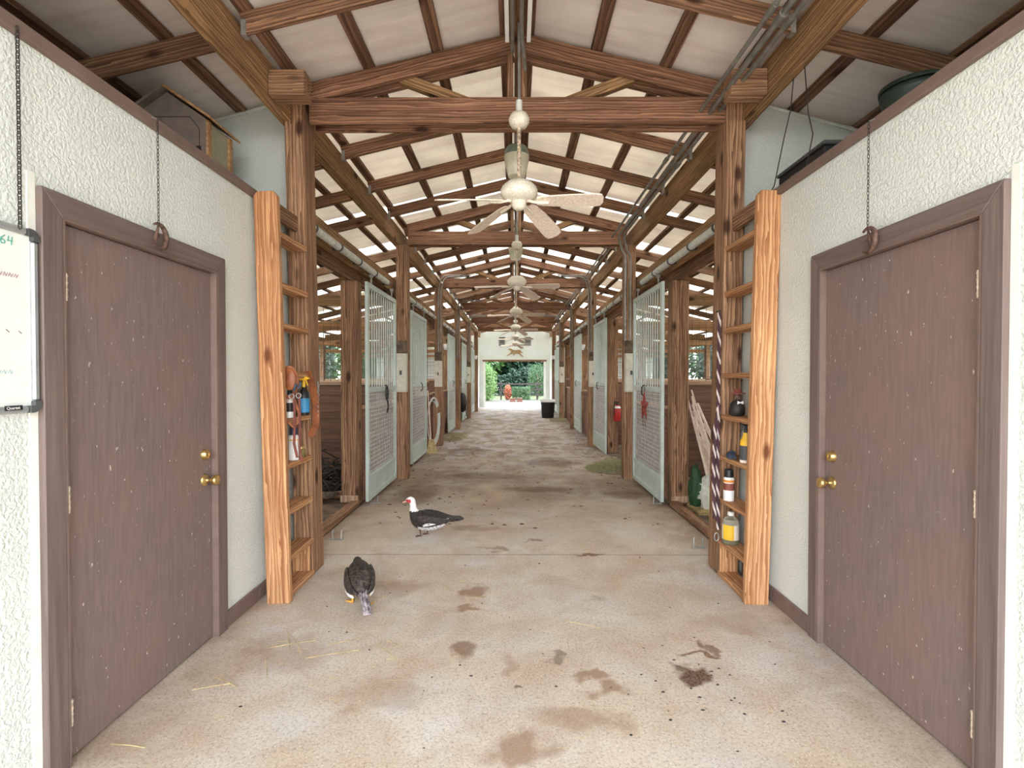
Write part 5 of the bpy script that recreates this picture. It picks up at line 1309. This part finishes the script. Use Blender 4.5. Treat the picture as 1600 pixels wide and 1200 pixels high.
# ------------------------------------------------------------------ outdoors
def crown(b, c, rx, ry, rz, n, leaf, seed):
    random.seed(seed); c = V(c)
    for k in range(n):
        d = V((random.gauss(0, 1), random.gauss(0, 1), random.gauss(0, 1))).normalized()
        rr = random.uniform(.72, 1.0) * (1 + .22 * noise.noise(d * 2.3 + V((seed, 0, 0))))
        p = c + V((d.x * rx, d.y * ry, d.z * rz)) * rr
        a = V((random.gauss(0, 1), random.gauss(0, 1), random.gauss(0, 1))).normalized(); e = a.orthogonal().normalized(); L = leaf * random.uniform(.6, 1.3)
        b.add([p - a * L, p + e * L * .5, p + a * L, p - e * L * .5], [(0, 1, 2, 3)])
def tree(x, y, rx, h, mat, label, seed, n=1500, leaf=.16, group='trees beyond the paddock', name='tree'):
    t = thing(name, label, 'tree', (x, y, -.14), 0, group)
    b = MB(); b.tube([(x, y, -.14), (x + .1, y, h * .4), (x, y, h * .75)], [h * .035, h * .025, h * .01], 8); b.build('trunk', M['bark'], t)
    b = MB(); crown(b, (x, y, h * .52), rx, rx, h * .5, n, leaf, seed); crown(b, (x, y, h * .52), rx * .7, rx * .7, h * .36, n // 2, leaf * 1.3, seed + 1); b.build('crown', M[mat], t)
    return t
side = ['far left', 'left', 'left of centre', 'centre left', 'centre', 'centre right', 'right of centre', 'right', 'far right']
for i in range(9):
    tree((i - 4) * 3.4 + .6, 46 + (i % 3) * 1.2, 2.3, 7.0 + (i % 2), 'leafdk' if i % 3 else 'leafmd', f'dark green tree beyond the paddock fence, {side[i]} in its row', 100 + i, 3600, .26)
for s in (-1, 1):
    for i in range(6):
        tree(s * (16 + (i % 2) * 1.5), 8 + i * 7.0, 3.2, 5.2, 'leafmd' if i % 2 else 'leafdk', f'leafy tree outside the {SIDE[s]} stalls, {ORD[i]} from the viewer', 200 + i + (50 if s > 0 else 0), 1800, .26, f'trees outside the {SIDE[s]} stalls')
b = MB(); crown(b, (-1.75, 31, 1.05), .72, .72, 1.25, 2600, .05, 300); crown(b, (-1.75, 31, 1.0), .55, .55, 1.05, 900, .08, 301)
tag(b.build('topiary_shrub', M['leaflt']), 'rounded light green shrub at the left edge of the far doorway', 'shrub')
tree(1.55, 35, .75, 2.3, 'leafmd', 'small bushy tree seen at the right of the far doorway', 320, 1600, .05, None, 'small_tree')
b = MB(); random.seed(40)
for k in range(2600):
    p = V((random.uniform(-.15, 1.0), random.uniform(32.0, 32.7), random.uniform(-.1, .8))); a = V((random.gauss(0, 1), random.gauss(0, 1), random.gauss(0, 1))).normalized(); e = a.orthogonal().normalized(); L = .045
    b.add([p - a * L, p + e * L * .5, p + a * L, p - e * L * .5], [(0, 1, 2, 3)])
tag(b.build('box_hedge', M['leafmd']), 'clipped green box hedge in front of the paddock fence', 'hedge')
b = MB(); crown(b, (-.42, 32.3, .42), .25, .25, .5, 900, .045, 330); crown(b, (-.42, 32.3, .4), .18, .18, .4, 400, .05, 331)
tag(b.build('flowering_shrub', M['leafor']), 'orange flowering shrub left of the box hedge', 'shrub')
b = MB(); random.seed(77)
for k in range(5200):
    px = random.uniform(-7, 8); p = V((px, 43.2 + random.uniform(-.5, .5), random.uniform(-.1, 1.9 + .35 * math.sin(px * 1.3)))); a = V((random.gauss(0, 1), random.gauss(0, 1), random.gauss(0, 1))).normalized(); e = a.orthogonal().normalized(); L = .16
    b.add([p - a * L, p + e * L * .5, p + a * L, p - e * L * .5], [(0, 1, 2, 3)])
tag(b.build('hedgerow', M['leafdk']), 'dark green hedgerow along the back of the paddock under the trees', 'hedge')
t = thing('planter_trough', 'pair of terracotta troughs on the ground outside the far doorway', 'planter', (.05, 29.6, -.02))
for x in (-.10, .30):
    b = MB(); b.box(x - .17, x + .15, 29.5, 29.75, -.02, .16); b.box(x - .19, x + .17, 29.48, 29.77, .16, .20); b.build('trough', M['terracotta'], t, bevel=.01)
t = thing('paddock_fence', 'dark three-rail paddock fence across the lawn', 'fence', (0, 34, -.14))
for z in (.15, .52, .90):
    b = MB(); b.box(-30, 30, 34, 34.04, z, z + .10); b.build('rail', M['iron'], t)
for i in range(-12, 13):
    b = MB(); b.box(i * 2.4 - .05 - .9, i * 2.4 + .05 - .9, 34.04, 34.14, -.14, 1.1); b.build('fence_post', M['iron'], t)

# far-left / far-right outdoor hedges close the horizon
for o in bpy.data.objects:
    if o.name.startswith(('dummy',)): bpy.data.objects.remove(o)
